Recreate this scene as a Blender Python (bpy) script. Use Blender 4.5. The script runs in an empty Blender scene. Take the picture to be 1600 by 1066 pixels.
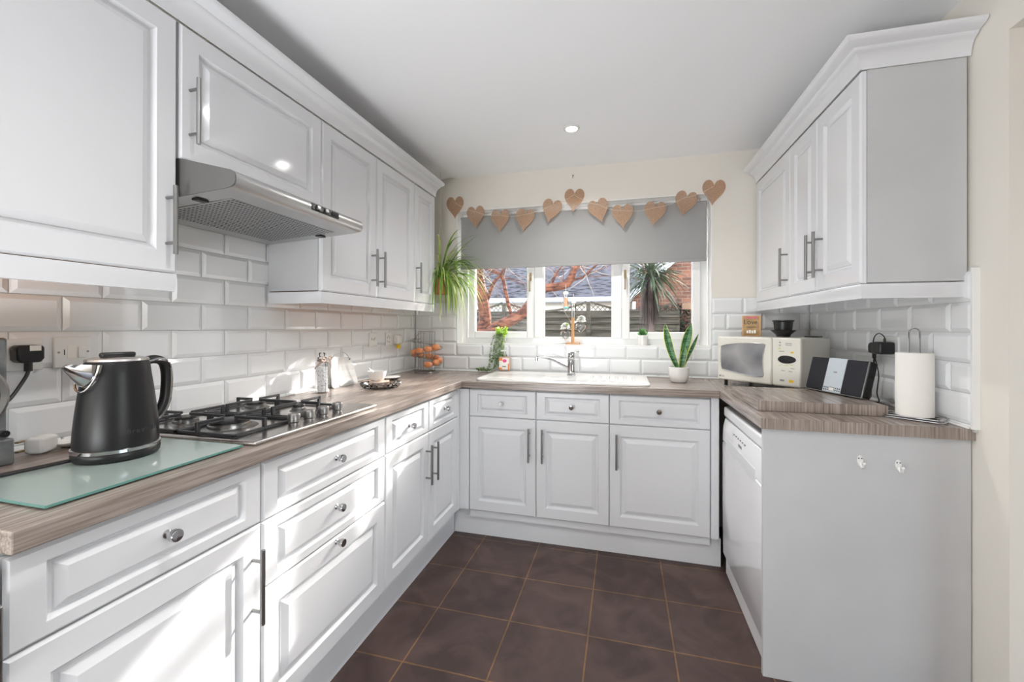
import bpy, math, random
from mathutils import Vector, Matrix
PI = math.pi
R = math.radians
SC = bpy.context.scene
COL = SC.collection
random.seed(7)

# ---------------------------------------------------------------- camera
cam = bpy.data.objects.new('camera', bpy.data.cameras.new('camera'))
COL.objects.link(cam)
SC.camera = cam
_yaw, _pit, _rol, _f, _sv, _su = .2554, .0019, .0019, 646.35, 23.45, 5.217
F_ = Vector((-math.sin(_yaw) * math.cos(_pit), math.cos(_yaw) * math.cos(_pit), math.sin(_pit)))
R_ = Vector((math.cos(_yaw), math.sin(_yaw), 0))
U_ = R_.cross(F_)
R2 = R_ * math.cos(_rol) + U_ * math.sin(_rol)
U2 = -R_ * math.sin(_rol) + U_ * math.cos(_rol)
m = Matrix((R2, U2, -F_)).transposed().to_4x4()
m.translation = Vector((1.5452, 0, 1.2683))
cam.matrix_world = m
cam.data.sensor_width = 36
cam.data.lens = _f / 1600 * 36
cam.data.shift_x = -_su / 1600
cam.data.shift_y = -_sv / 1600
cam.data.clip_start = .02
cam.data.clip_end = 200

# ---------------------------------------------------------------- light
W = bpy.data.worlds.new('sky')
SC.world = W
W.use_nodes = True
wn = W.node_tree
bg = wn.nodes['Background']
sky = wn.nodes.new('ShaderNodeTexSky')
sky.sky_type = 'NISHITA'
sky.sun_disc = False
sky.sun_elevation = R(26)
sky.sun_rotation = R(28)
sky.dust_density = 2.5
hs = wn.nodes.new('ShaderNodeHueSaturation')
hs.inputs['Saturation'].default_value = .5
wn.links.new(sky.outputs[0], hs.inputs['Color'])
wn.links.new(hs.outputs[0], bg.inputs['Color'])
bg.inputs['Strength'].default_value = 1.45
SUN_DIR = Vector((-.53, -1, -.49)).normalized()
sun = bpy.data.objects.new('sun', bpy.data.lights.new('sun', 'SUN'))
COL.objects.link(sun)
sun.rotation_euler = SUN_DIR.to_track_quat('-Z', 'Y').to_euler()
sun.location = (4, 8, 6)
sun.data.energy = 5.6
sun.data.angle = R(.7)
sun.data.color = (1, .97, .93)
# added soft fill behind the camera, aimed up at the ceiling; no lamp there
up = bpy.data.objects.new('uplighter', bpy.data.lights.new('uplighter', 'AREA'))
COL.objects.link(up)
up.data.shape = 'DISK'; up.data.size = 1.0; up.data.energy = 42; up.data.color = (.96, .98, 1)
up.location = (.62, -.9, .74)
up.rotation_euler = Vector((.12, .50, 1)).to_track_quat('-Z', 'Y').to_euler()
SC.view_settings.view_transform = 'Standard'
SC.view_settings.look = 'None'
SC.view_settings.gamma = 1
SC.view_settings.use_curve_mapping = False
SC.view_settings.exposure = 0.52
try:
    SC.cycles.max_bounces = 10
    SC.cycles.diffuse_bounces = 7
    SC.cycles.transparent_max_bounces = 24
    SC.cycles.sample_clamp_indirect = 6
    SC.cycles.use_denoising = True
except Exception:
    pass

# ---------------------------------------------------------------- materials
def mat(name, col, rough=.5, metal=0., spec=.5, **k):
    m = bpy.data.materials.new(name)
    m.use_nodes = True
    b = m.node_tree.nodes['Principled BSDF']
    b.inputs['Base Color'].default_value = (*col, 1)
    b.inputs['Roughness'].default_value = rough
    b.inputs['Metallic'].default_value = metal
    b.inputs['Specular IOR Level'].default_value = spec
    for n, v in k.items():
        b.inputs[n.replace('_', ' ')].default_value = v
    return m

def tex(m, kind='noise', scale=(1, 1, 1), base=None, c2=None, lo=.35, hi=.65, detail=4, bump=0., bdist=.002, rough=None, coords='Object', nscale=1., rot=(0, 0, 0)):
    """mix base colour with c2 through a stretched noise, and/or bump it"""
    nt = m.node_tree
    b = nt.nodes['Principled BSDF']
    tc = nt.nodes.new('ShaderNodeTexCoord')
    mp = nt.nodes.new('ShaderNodeMapping')
    mp.inputs['Scale'].default_value = scale
    mp.inputs['Rotation'].default_value = rot
    nt.links.new(tc.outputs[coords], mp.inputs[0])
    if kind == 'noise':
        n = nt.nodes.new('ShaderNodeTexNoise')
        n.inputs['Scale'].default_value = nscale
        n.inputs['Detail'].default_value = detail
        out = n.outputs[0]
    elif kind == 'wave':
        n = nt.nodes.new('ShaderNodeTexWave')
        n.inputs['Scale'].default_value = nscale
        out = n.outputs['Fac']
    elif kind == 'voronoi':
        n = nt.nodes.new('ShaderNodeTexVoronoi')
        n.inputs['Scale'].default_value = nscale
        out = n.outputs['Distance']
    nt.links.new(mp.outputs[0], n.inputs[0])
    if c2 is not None:
        r = nt.nodes.new('ShaderNodeValToRGB')
        r.color_ramp.elements[0].position = lo
        r.color_ramp.elements[1].position = hi
        r.color_ramp.elements[0].color = (*c2, 1)
        r.color_ramp.elements[1].color = (*base, 1)
        nt.links.new(out, r.inputs[0])
        if b.inputs['Base Color'].is_linked:
            mx = nt.nodes.new('ShaderNodeMix')
            mx.data_type = 'RGBA'
            mx.blend_type = 'MULTIPLY'
            mx.inputs[0].default_value = 1
            nt.links.new(b.inputs['Base Color'].links[0].from_socket, mx.inputs[6])
            nt.links.new(r.outputs[0], mx.inputs[7])
            nt.links.new(mx.outputs[2], b.inputs['Base Color'])
        else:
            nt.links.new(r.outputs[0], b.inputs['Base Color'])
    if bump:
        bp = nt.nodes.new('ShaderNodeBump')
        bp.inputs['Strength'].default_value = bump
        bp.inputs['Distance'].default_value = bdist
        nt.links.new(out, bp.inputs['Height'])
        if b.inputs['Normal'].is_linked:
            nt.links.new(b.inputs['Normal'].links[0].from_socket, bp.inputs['Normal'])
        nt.links.new(bp.outputs[0], b.inputs['Normal'])
    return m

def clear(name, tint=(1, 1, 1), rough=0., ior=1.45, mixmin=.03):
    """thin clear material: transparent with a fresnel gloss, so daylight passes"""
    m = bpy.data.materials.new(name)
    m.use_nodes = True
    nt = m.node_tree
    nt.nodes.clear()
    o = nt.nodes.new('ShaderNodeOutputMaterial')
    t = nt.nodes.new('ShaderNodeBsdfTransparent')
    t.inputs[0].default_value = (*tint, 1)
    g = nt.nodes.new('ShaderNodeBsdfGlossy')
    g.inputs['Roughness'].default_value = rough
    fr = nt.nodes.new('ShaderNodeFresnel')
    fr.inputs[0].default_value = ior
    mx = nt.nodes.new('ShaderNodeMixShader')
    nt.links.new(fr.outputs[0], mx.inputs[0])
    nt.links.new(t.outputs[0], mx.inputs[1])
    nt.links.new(g.outputs[0], mx.inputs[2])
    nt.links.new(mx.outputs[0], o.inputs[0])
    return m

def translucent(name, col, amount=.5, rough=.8, coords=None, weave=0):
    m = bpy.data.materials.new(name)
    m.use_nodes = True
    nt = m.node_tree
    nt.nodes.clear()
    o = nt.nodes.new('ShaderNodeOutputMaterial')
    d = nt.nodes.new('ShaderNodeBsdfDiffuse')
    t = nt.nodes.new('ShaderNodeBsdfTranslucent')
    d.inputs[0].default_value = t.inputs[0].default_value = (*col, 1)
    mx = nt.nodes.new('ShaderNodeMixShader')
    mx.inputs[0].default_value = amount
    nt.links.new(d.outputs[0], mx.inputs[1])
    nt.links.new(t.outputs[0], mx.inputs[2])
    last = mx.outputs[0]
    if weave:
        tc = nt.nodes.new('ShaderNodeTexCoord')
        n = nt.nodes.new('ShaderNodeTexNoise')
        n.inputs['Scale'].default_value = weave
        nt.links.new(tc.outputs['Object'], n.inputs[0])
        r = nt.nodes.new('ShaderNodeValToRGB')
        r.color_ramp.elements[0].position = .35
        r.color_ramp.elements[0].color = (col[0] * .7, col[1] * .7, col[2] * .7, 1)
        r.color_ramp.elements[1].position = .65
        r.color_ramp.elements[1].color = (min(1, col[0] * 1.2), min(1, col[1] * 1.2), min(1, col[2] * 1.2), 1)
        nt.links.new(n.outputs[0], r.inputs[0])
        nt.links.new(r.outputs[0], d.inputs[0])
        nt.links.new(r.outputs[0], t.inputs[0])
        tr = nt.nodes.new('ShaderNodeBsdfTransparent')
        m2 = nt.nodes.new('ShaderNodeMixShader')
        m2.inputs[0].default_value = .42
        nt.links.new(last, m2.inputs[1])
        nt.links.new(tr.outputs[0], m2.inputs[2])
        last = m2.outputs[0]
    nt.links.new(last, o.inputs[0])
    return m

M = {}
M['gloss_white'] = mat('gloss_white', (.735, .745, .77), .09)
M['satin_white'] = mat('satin_white', (.735, .745, .765), .3)
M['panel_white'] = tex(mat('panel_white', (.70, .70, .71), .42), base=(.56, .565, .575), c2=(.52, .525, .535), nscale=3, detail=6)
M['dw_white'] = mat('dw_white', (.84, .84, .85), .12)
M['plastic_white'] = mat('plastic_white', (.82, .82, .80), .25)
M['upvc'] = mat('upvc', (.88, .885, .88), .22)
M['ceiling'] = tex(mat('ceiling_paint', (.88, .89, .91), .9), bump=.15, nscale=60, bdist=.001)
M['wall'] = tex(mat('cream_paint', (.80, .765, .70), .85), bump=.1, nscale=80, bdist=.001)
M['reveal'] = mat('reveal_white', (.86, .86, .85), .6)
M['grout'] = mat('tile_grout', (.62, .62, .60), .8)
M['tile'] = tex(mat('metro_tile', (.81, .825, .84), .07), bump=.12, nscale=9, bdist=.004)
def wood(name, axis):
    s = [95, 95, 95]
    s['xyz'.index(axis)] = 3.2
    m = mat(name, (.2, .15, .12), .24)
    tex(m, scale=tuple(s), base=(.43, .37, .33), c2=(.19, .15, .125), lo=.3, hi=.66, detail=7, nscale=1.6)
    s2 = [5, 5, 5]
    s2['xyz'.index(axis)] = .8
    tex(m, scale=tuple(s2), base=(1, 1, 1), c2=(.82, .80, .79), lo=.35, hi=.6, nscale=1.5)
    return m
M['wood_y'] = wood('grey_oak_laminate_along', 'y')
M['wood_x'] = wood('grey_oak_laminate_across', 'x')
M['wood_z'] = wood('grey_oak_laminate_edge', 'z')
M['orange_wood'] = mat('orange_board', (.55, .24, .06), .5)
M['steel'] = tex(mat('brushed_steel', (.55, .55, .55), .3, 1.), scale=(6, 1, 300), bump=.05, bdist=.0005, nscale=1)
M['nickel'] = mat('satin_nickel', (.33, .325, .32), .3, 1.)
M['chrome'] = mat('chrome', (.55, .55, .56), .07, 1.)
M['hob_steel'] = tex(mat('hob_steel', (.72, .70, .68), .22, 1.), scale=(2, 200, 2), bump=.04, bdist=.0003)
M['iron'] = mat('cast_iron', (.028, .029, .033), .42)
M['black'] = mat('black_plastic', (.012, .012, .013), .35)
M['black_gloss'] = mat('black_gloss', (.01, .01, .011), .08)
M['kettle_black'] = mat('kettle_black', (.011, .011, .012), .34, 0, .35)
M['dark_rubber'] = mat('dark_rubber', (.015, .015, .015), .7)
M['hood_side'] = mat('hood_side_grey', (.17, .165, .16), .4, .5)
M['ceramic'] = mat('white_ceramic', (.82, .81, .79), .12)
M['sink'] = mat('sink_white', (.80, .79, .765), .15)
M['cream_plastic'] = mat('cream_plastic', (.74, .72, .65), .28)
M['clear'] = clear('clear_glass')
M['clear_thick'] = clear('clear_thick', (.985, .99, .99), ior=1.5)
M['board_glass'] = mat('frosted_green_glass', (.47, .56, .53), .16, 0, .6, Transmission_Weight=.35)
M['board_edge'] = mat('green_glass_edge', (.13, .30, .27), .15)
M['paper'] = tex(mat('kitchen_paper', (.86, .84, .80), .95), 'voronoi', nscale=140, bump=.3, bdist=.001)
M['speaker'] = tex(mat('speaker_cloth', (.018, .018, .024), .9), 'voronoi', nscale=900, bump=.6, bdist=.0006)
M['silver_blue'] = mat('silver_front', (.60, .66, .72), .35, .3)
M['terracotta'] = mat('terracotta', (.50, .20, .09), .8)
M['egg'] = tex(mat('brown_egg', (.72, .29, .13), .45), base=(.78, .33, .15), c2=(.62, .22, .09), nscale=20)
M['burlap'] = translucent('burlap', (.72, .50, .35), .4, weave=220)
M['string'] = mat('string', (.75, .68, .55), .9)
M['blind'] = translucent('blind_cloth', (.37, .37, .365), .05)
M['pine'] = tex(mat('pine', (.62, .36, .17), .5), scale=(30, 30, 3), base=(.66, .39, .19), c2=(.5, .26, .11))
M['wire'] = mat('grey_wire', (.30, .30, .30), .35, .9)
M['orange_label'] = mat('orange_label', (.85, .25, .04), .4)
M['pink'] = mat('pink_label', (.72, .06, .25), .4)
M['label_white'] = mat('label_white', (.85, .83, .78), .5)
M['yellow'] = mat('yellow', (.80, .52, .02), .4)
M['lime'] = mat('lime_label', (.55, .65, .15), .5)
M['ink'] = mat('ink', (.03, .03, .03), .6)
M['grey_ink'] = mat('grey_ink', (.25, .25, .26), .6)
M['gold'] = tex(mat('gold_card', (.40, .24, .09), .45), base=(.45, .28, .10), c2=(.30, .18, .07), nscale=30)
M['soil'] = mat('soil', (.03, .02, .015), .95)
M['floor_tile'] = None
def leafmat(name, c1, c2, amount=.35, scale=20, rough=.35):
    m = mat(name, c1, rough)
    tex(m, base=c1, c2=c2, nscale=scale)
    nt = m.node_tree
    b = nt.nodes['Principled BSDF']
    t = nt.nodes.new('ShaderNodeBsdfTranslucent')
    src = b.inputs['Base Color'].links[0].from_socket
    nt.links.new(src, t.inputs[0])
    mx = nt.nodes.new('ShaderNodeMixShader')
    mx.inputs[0].default_value = amount
    nt.links.new(b.outputs[0], mx.inputs[1])
    nt.links.new(t.outputs[0], mx.inputs[2])
    nt.links.new(mx.outputs[0], nt.nodes['Material Output'].inputs[0])
    return m
M['spider'] = leafmat('spider_leaf', (.29, .47, .08), (.09, .22, .03), .45, 12)
M['spider_pale'] = leafmat('spider_leaf_pale', (.66, .72, .36), (.45, .58, .16), .5, 12)
M['trail'] = leafmat('trailing_leaf', (.36, .48, .24), (.16, .27, .10), .3, 40)
M['trail_lime'] = leafmat('lime_leaf', (.48, .66, .10), (.28, .48, .05), .4, 40)
M['succulent'] = leafmat('succulent_leaf', (.16, .34, .12), (.07, .2, .06), .2, 40)
M['cordyline'] = leafmat('cordyline_leaf', (.085, .12, .06), (.03, .05, .03), .3, 6)
M['dead_leaf'] = leafmat('dry_leaf', (.19, .15, .145), (.08, .06, .06), .2, 6)
M['ivy'] = leafmat('ivy_leaf', (.02, .05, .03), (.008, .02, .015), .2, 6)
M['petal'] = leafmat('petal', (.86, .87, .84), (.75, .78, .74), .4, 20)

# ---------------------------------------------------------------- mesh builder
class MB:
    def __init__(s):
        s.v = []; s.f = []; s.mi = []; s.cur = 0
    def add(s, vs, fs):
        o = len(s.v)
        s.v += [tuple(p) for p in vs]
        s.f += [tuple(i + o for i in f) for f in fs]
        s.mi += [s.cur] * len(fs)
        return s
    def box(s, x0, y0, z0, x1, y1, z1):
        x0, x1 = sorted((x0, x1)); y0, y1 = sorted((y0, y1)); z0, z1 = sorted((z0, z1))
        v = [(x, y, z) for z in (z0, z1) for y in (y0, y1) for x in (x0, x1)]
        return s.add(v, [(0, 2, 3, 1), (4, 5, 7, 6), (0, 1, 5, 4), (2, 6, 7, 3), (0, 4, 6, 2), (1, 3, 7, 5)])
    def prism(s, pts, axis, a, b):
        """closed 2D outline extruded along an axis; pts in the two other axes in xyz order"""
        def P(p, t):
            return {'x': (t, p[0], p[1]), 'y': (p[0], t, p[1]), 'z': (p[0], p[1], t)}[axis]
        n = len(pts)
        v = [P(p, a) for p in pts] + [P(p, b) for p in pts]
        f = [(i, (i + 1) % n, n + (i + 1) % n, n + i) for i in range(n)]
        f += [tuple(range(n))[::-1], tuple(range(n, 2 * n))]
        return s.add(v, f)
    def loft(s, rings, cap=True, closed=True):
        n = len(rings[0]); v = [p for r in rings for p in r]; f = []
        for k in range(len(rings) - 1):
            for i in range(n if closed else n - 1):
                j = (i + 1) % n
                f.append((k * n + i, k * n + j, (k + 1) * n + j, (k + 1) * n + i))
        if cap:
            f.append(tuple(range(n))[::-1])
            f.append(tuple((len(rings) - 1) * n + i for i in range(n)))
        return s.add(v, f)
    def lathe(s, prof, c=(0, 0, 0), axis='z', seg=24, sx=1, sy=1, cap=True):
        rings = []
        for r, h in prof:
            ring = []
            for i in range(seg):
                a = 2 * PI * i / seg
                x, y = r * math.cos(a) * sx, r * math.sin(a) * sy
                q = {'z': (x, y, h), 'x': (h, x, y), 'y': (y, h, x)}[axis]
                ring.append((c[0] + q[0], c[1] + q[1], c[2] + q[2]))
            rings.append(ring)
        return s.loft(rings, cap)
    def tube(s, path, r, seg=8, closed=False, taper=None, flat=1.):
        path = [Vector(p) for p in path]
        n = len(path); rings = []; up = None
        for i, p in enumerate(path):
            if closed:
                t = path[(i + 1) % n] - path[i - 1]
            else:
                t = path[min(i + 1, n - 1)] - path[max(i - 1, 0)]
            if t.length < 1e-9:
                t = Vector((0, 0, 1))
            t.normalize()
            if up is None:
                up = Vector((0, 0, 1)) if abs(t.z) < .9 else Vector((1, 0, 0))
            a = t.cross(up)
            if a.length < 1e-6:
                a = t.orthogonal()
            a.normalize(); b = a.cross(t).normalized(); up = b
            rr = r if taper is None else r * taper(i / max(1, n - 1))
            rings.append([tuple(p + a * (math.cos(2 * PI * k / seg) * rr) + b * (math.sin(2 * PI * k / seg) * rr * flat)) for k in range(seg)])
        if closed:
            rings.append(rings[0])
        return s.loft(rings, not closed)
    def ball(s, c, r, seg=16, rings=10, sx=1, sy=1, sz=1):
        prof = []
        for k in range(rings + 1):
            a = -PI / 2 + PI * k / rings
            prof.append((max(1e-5, r * math.cos(a)), r * math.sin(a) * sz))
        return s.lathe(prof, c, 'z', seg, sx, sy, cap=False)
    def panel(s, o, u, n, w, h, rings, t0=0.):
        """raised panel front: o lower corner, u width direction, n outward normal; rings = (inset u, inset z, depth)"""
        o = Vector(o); u = Vector(u); n = Vector(n); z = Vector((0, 0, 1))
        rr = []
        for iu, iz, d in rings:
            rr.append([tuple(o + u * a + z * b + n * d) for a, b in ((iu, iz), (w - iu, iz), (w - iu, h - iz), (iu, h - iz))])
        return s.loft(rr, True)
    def blade(s, path, w, n=(0, 0, 1), curl=0.):
        """leaf: ribbon with width profile, slightly folded along the midrib and with both faces"""
        path = [Vector(p) for p in path]; k = len(path); L = []; C = []; Rr = []
        for i, p in enumerate(path):
            t = (path[min(i + 1, k - 1)] - path[max(i - 1, 0)]).normalized()
            a = t.cross(Vector(n))
            if a.length < 1e-5:
                a = t.orthogonal()
            a.normalize(); b = a.cross(t)
            ww = w * max(.04, math.sin(PI * (.12 + .88 * i / (k - 1))) ** .7)
            L.append(p - a * ww / 2 + b * ww * .15); C.append(p); Rr.append(p + a * ww / 2 + b * ww * .15)
        v = L + C + Rr
        f = []
        for i in range(k - 1):
            f.append((i, k + i, k + i + 1, i + 1)); f.append((k + i, 2 * k + i, 2 * k + i + 1, k + i + 1))
        return s.add(v, f)
    def xf(s, mtx, start=0):
        for i in range(start, len(s.v)):
            s.v[i] = tuple(mtx @ Vector(s.v[i]))
        return s
    def build(s, name, material, parent=None, world=False, bevel=0., smooth=35, seg=2, kind=None, origin=None):
        me = bpy.data.meshes.new(name)
        off = Vector((0, 0, 0))
        if parent is None and origin is None:
            xs = [p[0] for p in s.v]; ys = [p[1] for p in s.v]; zs = [p[2] for p in s.v]
            off = Vector(((min(xs) + max(xs)) / 2, (min(ys) + max(ys)) / 2, min(zs)))
        elif world and parent is not None:
            q = parent
            while q is not None:
                off += q.location; q = q.parent
        vs = [tuple(Vector(p) - off) for p in s.v] if off.length else s.v
        me.from_pydata(vs, [], s.f)
        mats = material if isinstance(material, (list, tuple)) else [material]
        for q in mats:
            me.materials.append(M[q] if isinstance(q, str) else q)
        if len(mats) > 1:
            me.polygons.foreach_set('material_index', s.mi)
        me.update()
        import bmesh
        bm = bmesh.new(); bm.from_mesh(me)
        bmesh.ops.recalc_face_normals(bm, faces=bm.faces)
        bm.to_mesh(me); bm.free()
        if smooth:
            me.shade_smooth()
            me.set_sharp_from_angle(angle=R(smooth))
        o = bpy.data.objects.new(name, me)
        COL.objects.link(o)
        if parent is None:
            o.location = off
        else:
            o.parent = parent
        if bevel:
            b = o.modifiers.new('bevel', 'BEVEL')
            b.width = bevel; b.segments = seg; b.limit_method = 'ANGLE'; b.angle_limit = R(40); b.harden_normals = False
        if kind:
            o['kind'] = kind
        return o

def tag(o, label=None, cat=None, group=None, kind=None):
    if label: o['label'] = label
    if cat: o['category'] = cat
    if group: o['group'] = group
    if kind: o['kind'] = kind
    return o

def thing(name, label, cat, loc=(0, 0, 0), rz=0, group=None):
    o = bpy.data.objects.new(name, None)
    o.empty_display_size = .05
    COL.objects.link(o)
    o.location = loc; o.rotation_euler = (0, 0, rz)
    return tag(o, label, cat, group)

def copy_tree(o, parent=None):
    c = o.copy(); COL.objects.link(c); c.parent = parent
    for ch in list(o.children):
        copy_tree(ch, c)
    return c

def text(body, size, mtx, material, parent, name='lettering', extrude=.0004, align='CENTER'):
    cu = bpy.data.curves.new(name, 'FONT')
    cu.body = body; cu.size = size; cu.extrude = extrude; cu.align_x = align; cu.align_y = 'CENTER'
    cu.materials.append(M[material])
    tmp = bpy.data.objects.new(name, cu)
    me = bpy.data.meshes.new_from_object(tmp)
    bpy.data.objects.remove(tmp)
    o = bpy.data.objects.new(name, me)
    COL.objects.link(o)
    o.parent = parent
    o.matrix_local = mtx
    return o

def frame_mtx(o, u, n):
    """matrix whose x is u, z is n, y is up"""
    u = Vector(u).normalized(); n = Vector(n).normalized(); v = n.cross(u)
    mm = Matrix((u, v, n)).transposed().to_4x4(); mm.translation = Vector(o)
    return mm

X0, XR, YB = 0., 2.65, 2.867
ZT = .94
YW = 2.95           # inner face of the window frame
WX0, WX1, WZ0, WZ1 = .346, 2.09, 1.142, 2.126

# ================================================================ SETTING
# floor with a slab underneath
fm = mat('slate_floor_tile', (.07, .045, .04), .42, spec=.4)
def floor_material():
    nt = fm.node_tree; b = nt.nodes['Principled BSDF']
    tc = nt.nodes.new('ShaderNodeTexCoord'); mp = nt.nodes.new('ShaderNodeMapping')
    mp.inputs['Location'].default_value = (-.739 + .3335 * 4, -2.033 + .3115 * 20, 0)
    nt.links.new(tc.outputs['Object'], mp.inputs[0])
    br = nt.nodes.new('ShaderNodeTexBrick')
    br.offset = 0; br.squash = 1
    br.inputs['Scale'].default_value = 1
    br.inputs['Brick Width'].default_value = .3335
    br.inputs['Row Height'].default_value = .3115
    br.inputs['Mortar Size'].default_value = .0035
    br.inputs['Mortar Smooth'].default_value = .3
    br.inputs['Bias'].default_value = 0
    br.inputs['Color1'].default_value = (.088, .056, .049, 1)
    br.inputs['Color2'].default_value = (.072, .044, .039, 1)
    br.inputs['Mortar'].default_value = (.21, .115, .05, 1)
    nt.links.new(mp.outputs[0], br.inputs[0])
    n = nt.nodes.new('ShaderNodeTexNoise'); n.inputs['Scale'].default_value = 5; n.inputs['Detail'].default_value = 9
    n.inputs['Distortion'].default_value = 1.2
    nt.links.new(tc.outputs['Object'], n.inputs[0])
    r = nt.nodes.new('ShaderNodeValToRGB')
    r.color_ramp.elements[0].position = .38; r.color_ramp.elements[0].color = (.62, .60, .62, 1)
    r.color_ramp.elements[1].position = .65; r.color_ramp.elements[1].color = (1.15, 1.13, 1.13, 1)
    nt.links.new(n.outputs[0], r.inputs[0])
    mx = nt.nodes.new('ShaderNodeMix'); mx.data_type = 'RGBA'; mx.blend_type = 'MULTIPLY'; mx.inputs[0].default_value = 1
    nt.links.new(br.outputs[0], mx.inputs[6]); nt.links.new(r.outputs[0], mx.inputs[7])
    nt.links.new(mx.outputs[2], b.inputs['Base Color'])
    bp = nt.nodes.new('ShaderNodeBump'); bp.inputs['Strength'].default_value = .5; bp.inputs['Distance'].default_value = .006
    nt.links.new(n.outputs[0], bp.inputs['Height'])
    b2 = nt.nodes.new('ShaderNodeBump'); b2.invert = True; b2.inputs['Strength'].default_value = .6; b2.inputs['Distance'].default_value = .002
    nt.links.new(br.outputs['Fac'], b2.inputs['Height']); nt.links.new(bp.outputs[0], b2.inputs['Normal'])
    nt.links.new(b2.outputs[0], b.inputs['Normal'])
floor_material()
def struct(name, mb, material, parent=None, **k):
    o = mb.build(name, material, parent, origin=0 if parent is None else None, **k)
    if parent is None:
        o['kind'] = 'structure'
    return o
struct('floor', MB().box(-.2, -4.2, -.1, 6.0, 3.15, 0), fm, smooth=0)
struct('ceiling', MB().box(-.2, -4.2, 2.376, 6.0, 3.15, 2.5), 'ceiling', smooth=0)
wl = struct('wall_left', MB().box(-.2, -4.2, 0, -.002, 3.15, 2.376), 'wall', smooth=0)
# back wall with the window opening
mb = MB()
mb.box(-.2, YB + .002, 0, WX0, 3.15, 2.376); mb.box(WX1, YB + .002, 0, 6.0, 3.15, 2.376)
mb.box(WX0, YB + .002, 0, WX1, 3.15, WZ0); mb.box(WX0, YB + .002, WZ1, WX1, 3.15, 2.376)
wb = struct('wall_back', mb, 'wall', smooth=0)
mb = MB()   # white painted reveal lining and sill
mb.box(WX0, YB, WZ0 - .004, WX1, YW + .02, WZ0 + .004)
mb.box(WX0 - .001, YB, WZ0, WX0 + .004, YW + .02, WZ1); mb.box(WX1 - .004, YB, WZ0, WX1 + .001, YW + .02, WZ1)
mb.box(WX0, YB, WZ1 - .004, WX1, YW + .02, WZ1 + .001)
struct('reveal', mb, 'reveal', wb, smooth=0)
struct('sun_block_wall', MB().box(-.2, 3.0, 2.5, 6.0, 3.15, 5.2), 'wall', wb, smooth=0)  # unseen upper storey wall, added to block the sun
# right wall ends at an opening; header above it
mb = MB()
mb.box(XR, 1.553, 0, XR + .3, YB + .1, 2.376)
mb.box(XR, -.9, 2.153, XR + .3, 1.553, 2.376)
wr = struct('wall_right', mb, 'wall', smooth=0)
struct('wall_rear', MB().box(-.2, -4.2, 0, 6, -4.05, 2.376), 'wall', smooth=0)
struct('wall_far_right', MB().box(4.9, -4.2, 0, 5.0, -1.6, 2.376).box(4.9, .1, 0, 5.0, 3.15, 2.376).box(4.9, -1.6, 2.1, 5.0, .1, 2.376), 'wall', smooth=0)  # opening in this unseen wall is added to let daylight in

# tiles: real bevelled metro tiles, one field per wall
def tile_field(name, parent, plane, val, nrm, a0, a1, rows, joint, skip=None, pitch=.2):
    """plane 'x' or 'y'; a along the wall; rows list of (z0, z1, joint offset)"""
    mb = MB(); g = .0011
    for z0, z1, off in rows:
        k0 = math.floor((a0 - off) / pitch)
        a = off + k0 * pitch
        while a < a1:
            p0, p1 = max(a, a0), min(a + pitch, a1)
            q0, q1 = z0, z1
            segs = [(p0, p1)] if not skip else skip(p0, p1, q0, q1)
            for s in segs:
                s0, s1 = s[0] + g, s[1] - g
                zz0, zz1 = (s[2] if len(s) > 2 else q0) + g, (s[3] if len(s) > 2 else q1) - g
                if s1 - s0 < .01 or zz1 - zz0 < .008:
                    continue
                bv = min(.013, (s1 - s0) * .35, (zz1 - zz0) * .35)
                rings = []
                for i, d in ((0, 0), (0, .0035), (bv, .0095)):
                    c = [(s0 + i, zz0 + i), (s1 - i, zz0 + i), (s1 - i, zz1 - i), (s0 + i, zz1 - i)]
                    rings.append([(val + nrm * d, p, z) if plane == 'x' else (p, val + nrm * d, z) for p, z in c])
                mb.loft(rings)
            a += pitch
    # grout bed
    o = mb.build(name, 'tile', parent, smooth=0, bevel=0)
    return o
zr = lambda n0, n1: [(max(.94, .953 + .1 * k), .953 + .1 * (k + 1)) for k in range(n0, n1)]
rowsL = [(a, b, (.811 if i % 2 == 0 else .905 - .2) + 0) for i, (a, b) in enumerate(zr(-1, 8))]
rowsL = [(a, b, .811 if round((b - 1.353) * 10) % 2 == 0 else .905) for a, b, _ in rowsL if b > .945]
gb = MB().box(-.002, .25, .93, 0, YB, 1.76)
struct('grout', gb, 'grout', wl, smooth=0)
tile_field('tiles', wl, 'x', 0, 1, .25, YB - .0005, rowsL, 0)
struct('grout', MB().box(XR - .01, 1.664, .93, XR - .0005, YB, 1.455), 'grout', wr, smooth=0)
rowsR = [(a, b, 1.759 if round((b - 1.353) * 10) % 2 == 0 else 1.844) for a, b in zr(-1, 5) if b > .945]
tile_field('tiles', wr, 'x', XR - .0095, -1, 1.664, YB - .0005, rowsR, 0)
def win_skip(p0, p1, q0, q1):
    if q1 <= WZ0 + .001:
        return [(p0, p1)]
    out = []
    if q0 < WZ0 - .01 and p1 > WX0 and p0 < WX1:
        out.append((max(p0, WX0), min(p1, WX1), q0, WZ0 - .004))
    if p0 < WX0: out.append((p0, min(p1, WX0)))
    if p1 > WX1: out.append((max(p0, WX1), p1))
    return out
rowsB = [(a, b, 1.564 if round((b - 1.153) * 10) % 2 == 0 else 1.457) for a, b in zr(-1, 5) if b > .945]
mb = MB(); mb.box(0, YB, .93, WX0, YB + .002, 1.455); mb.box(WX1, YB, .93, XR, YB + .002, 1.455); mb.box(WX0, YB, .93, WX1, YB + .002, WZ0 - .004)
struct('grout', mb, 'grout', wb, smooth=0)
tile_field('tiles', wb, 'y', YB, -1, .009, XR - .019, rowsB, 0, win_skip, .2035)
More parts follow.
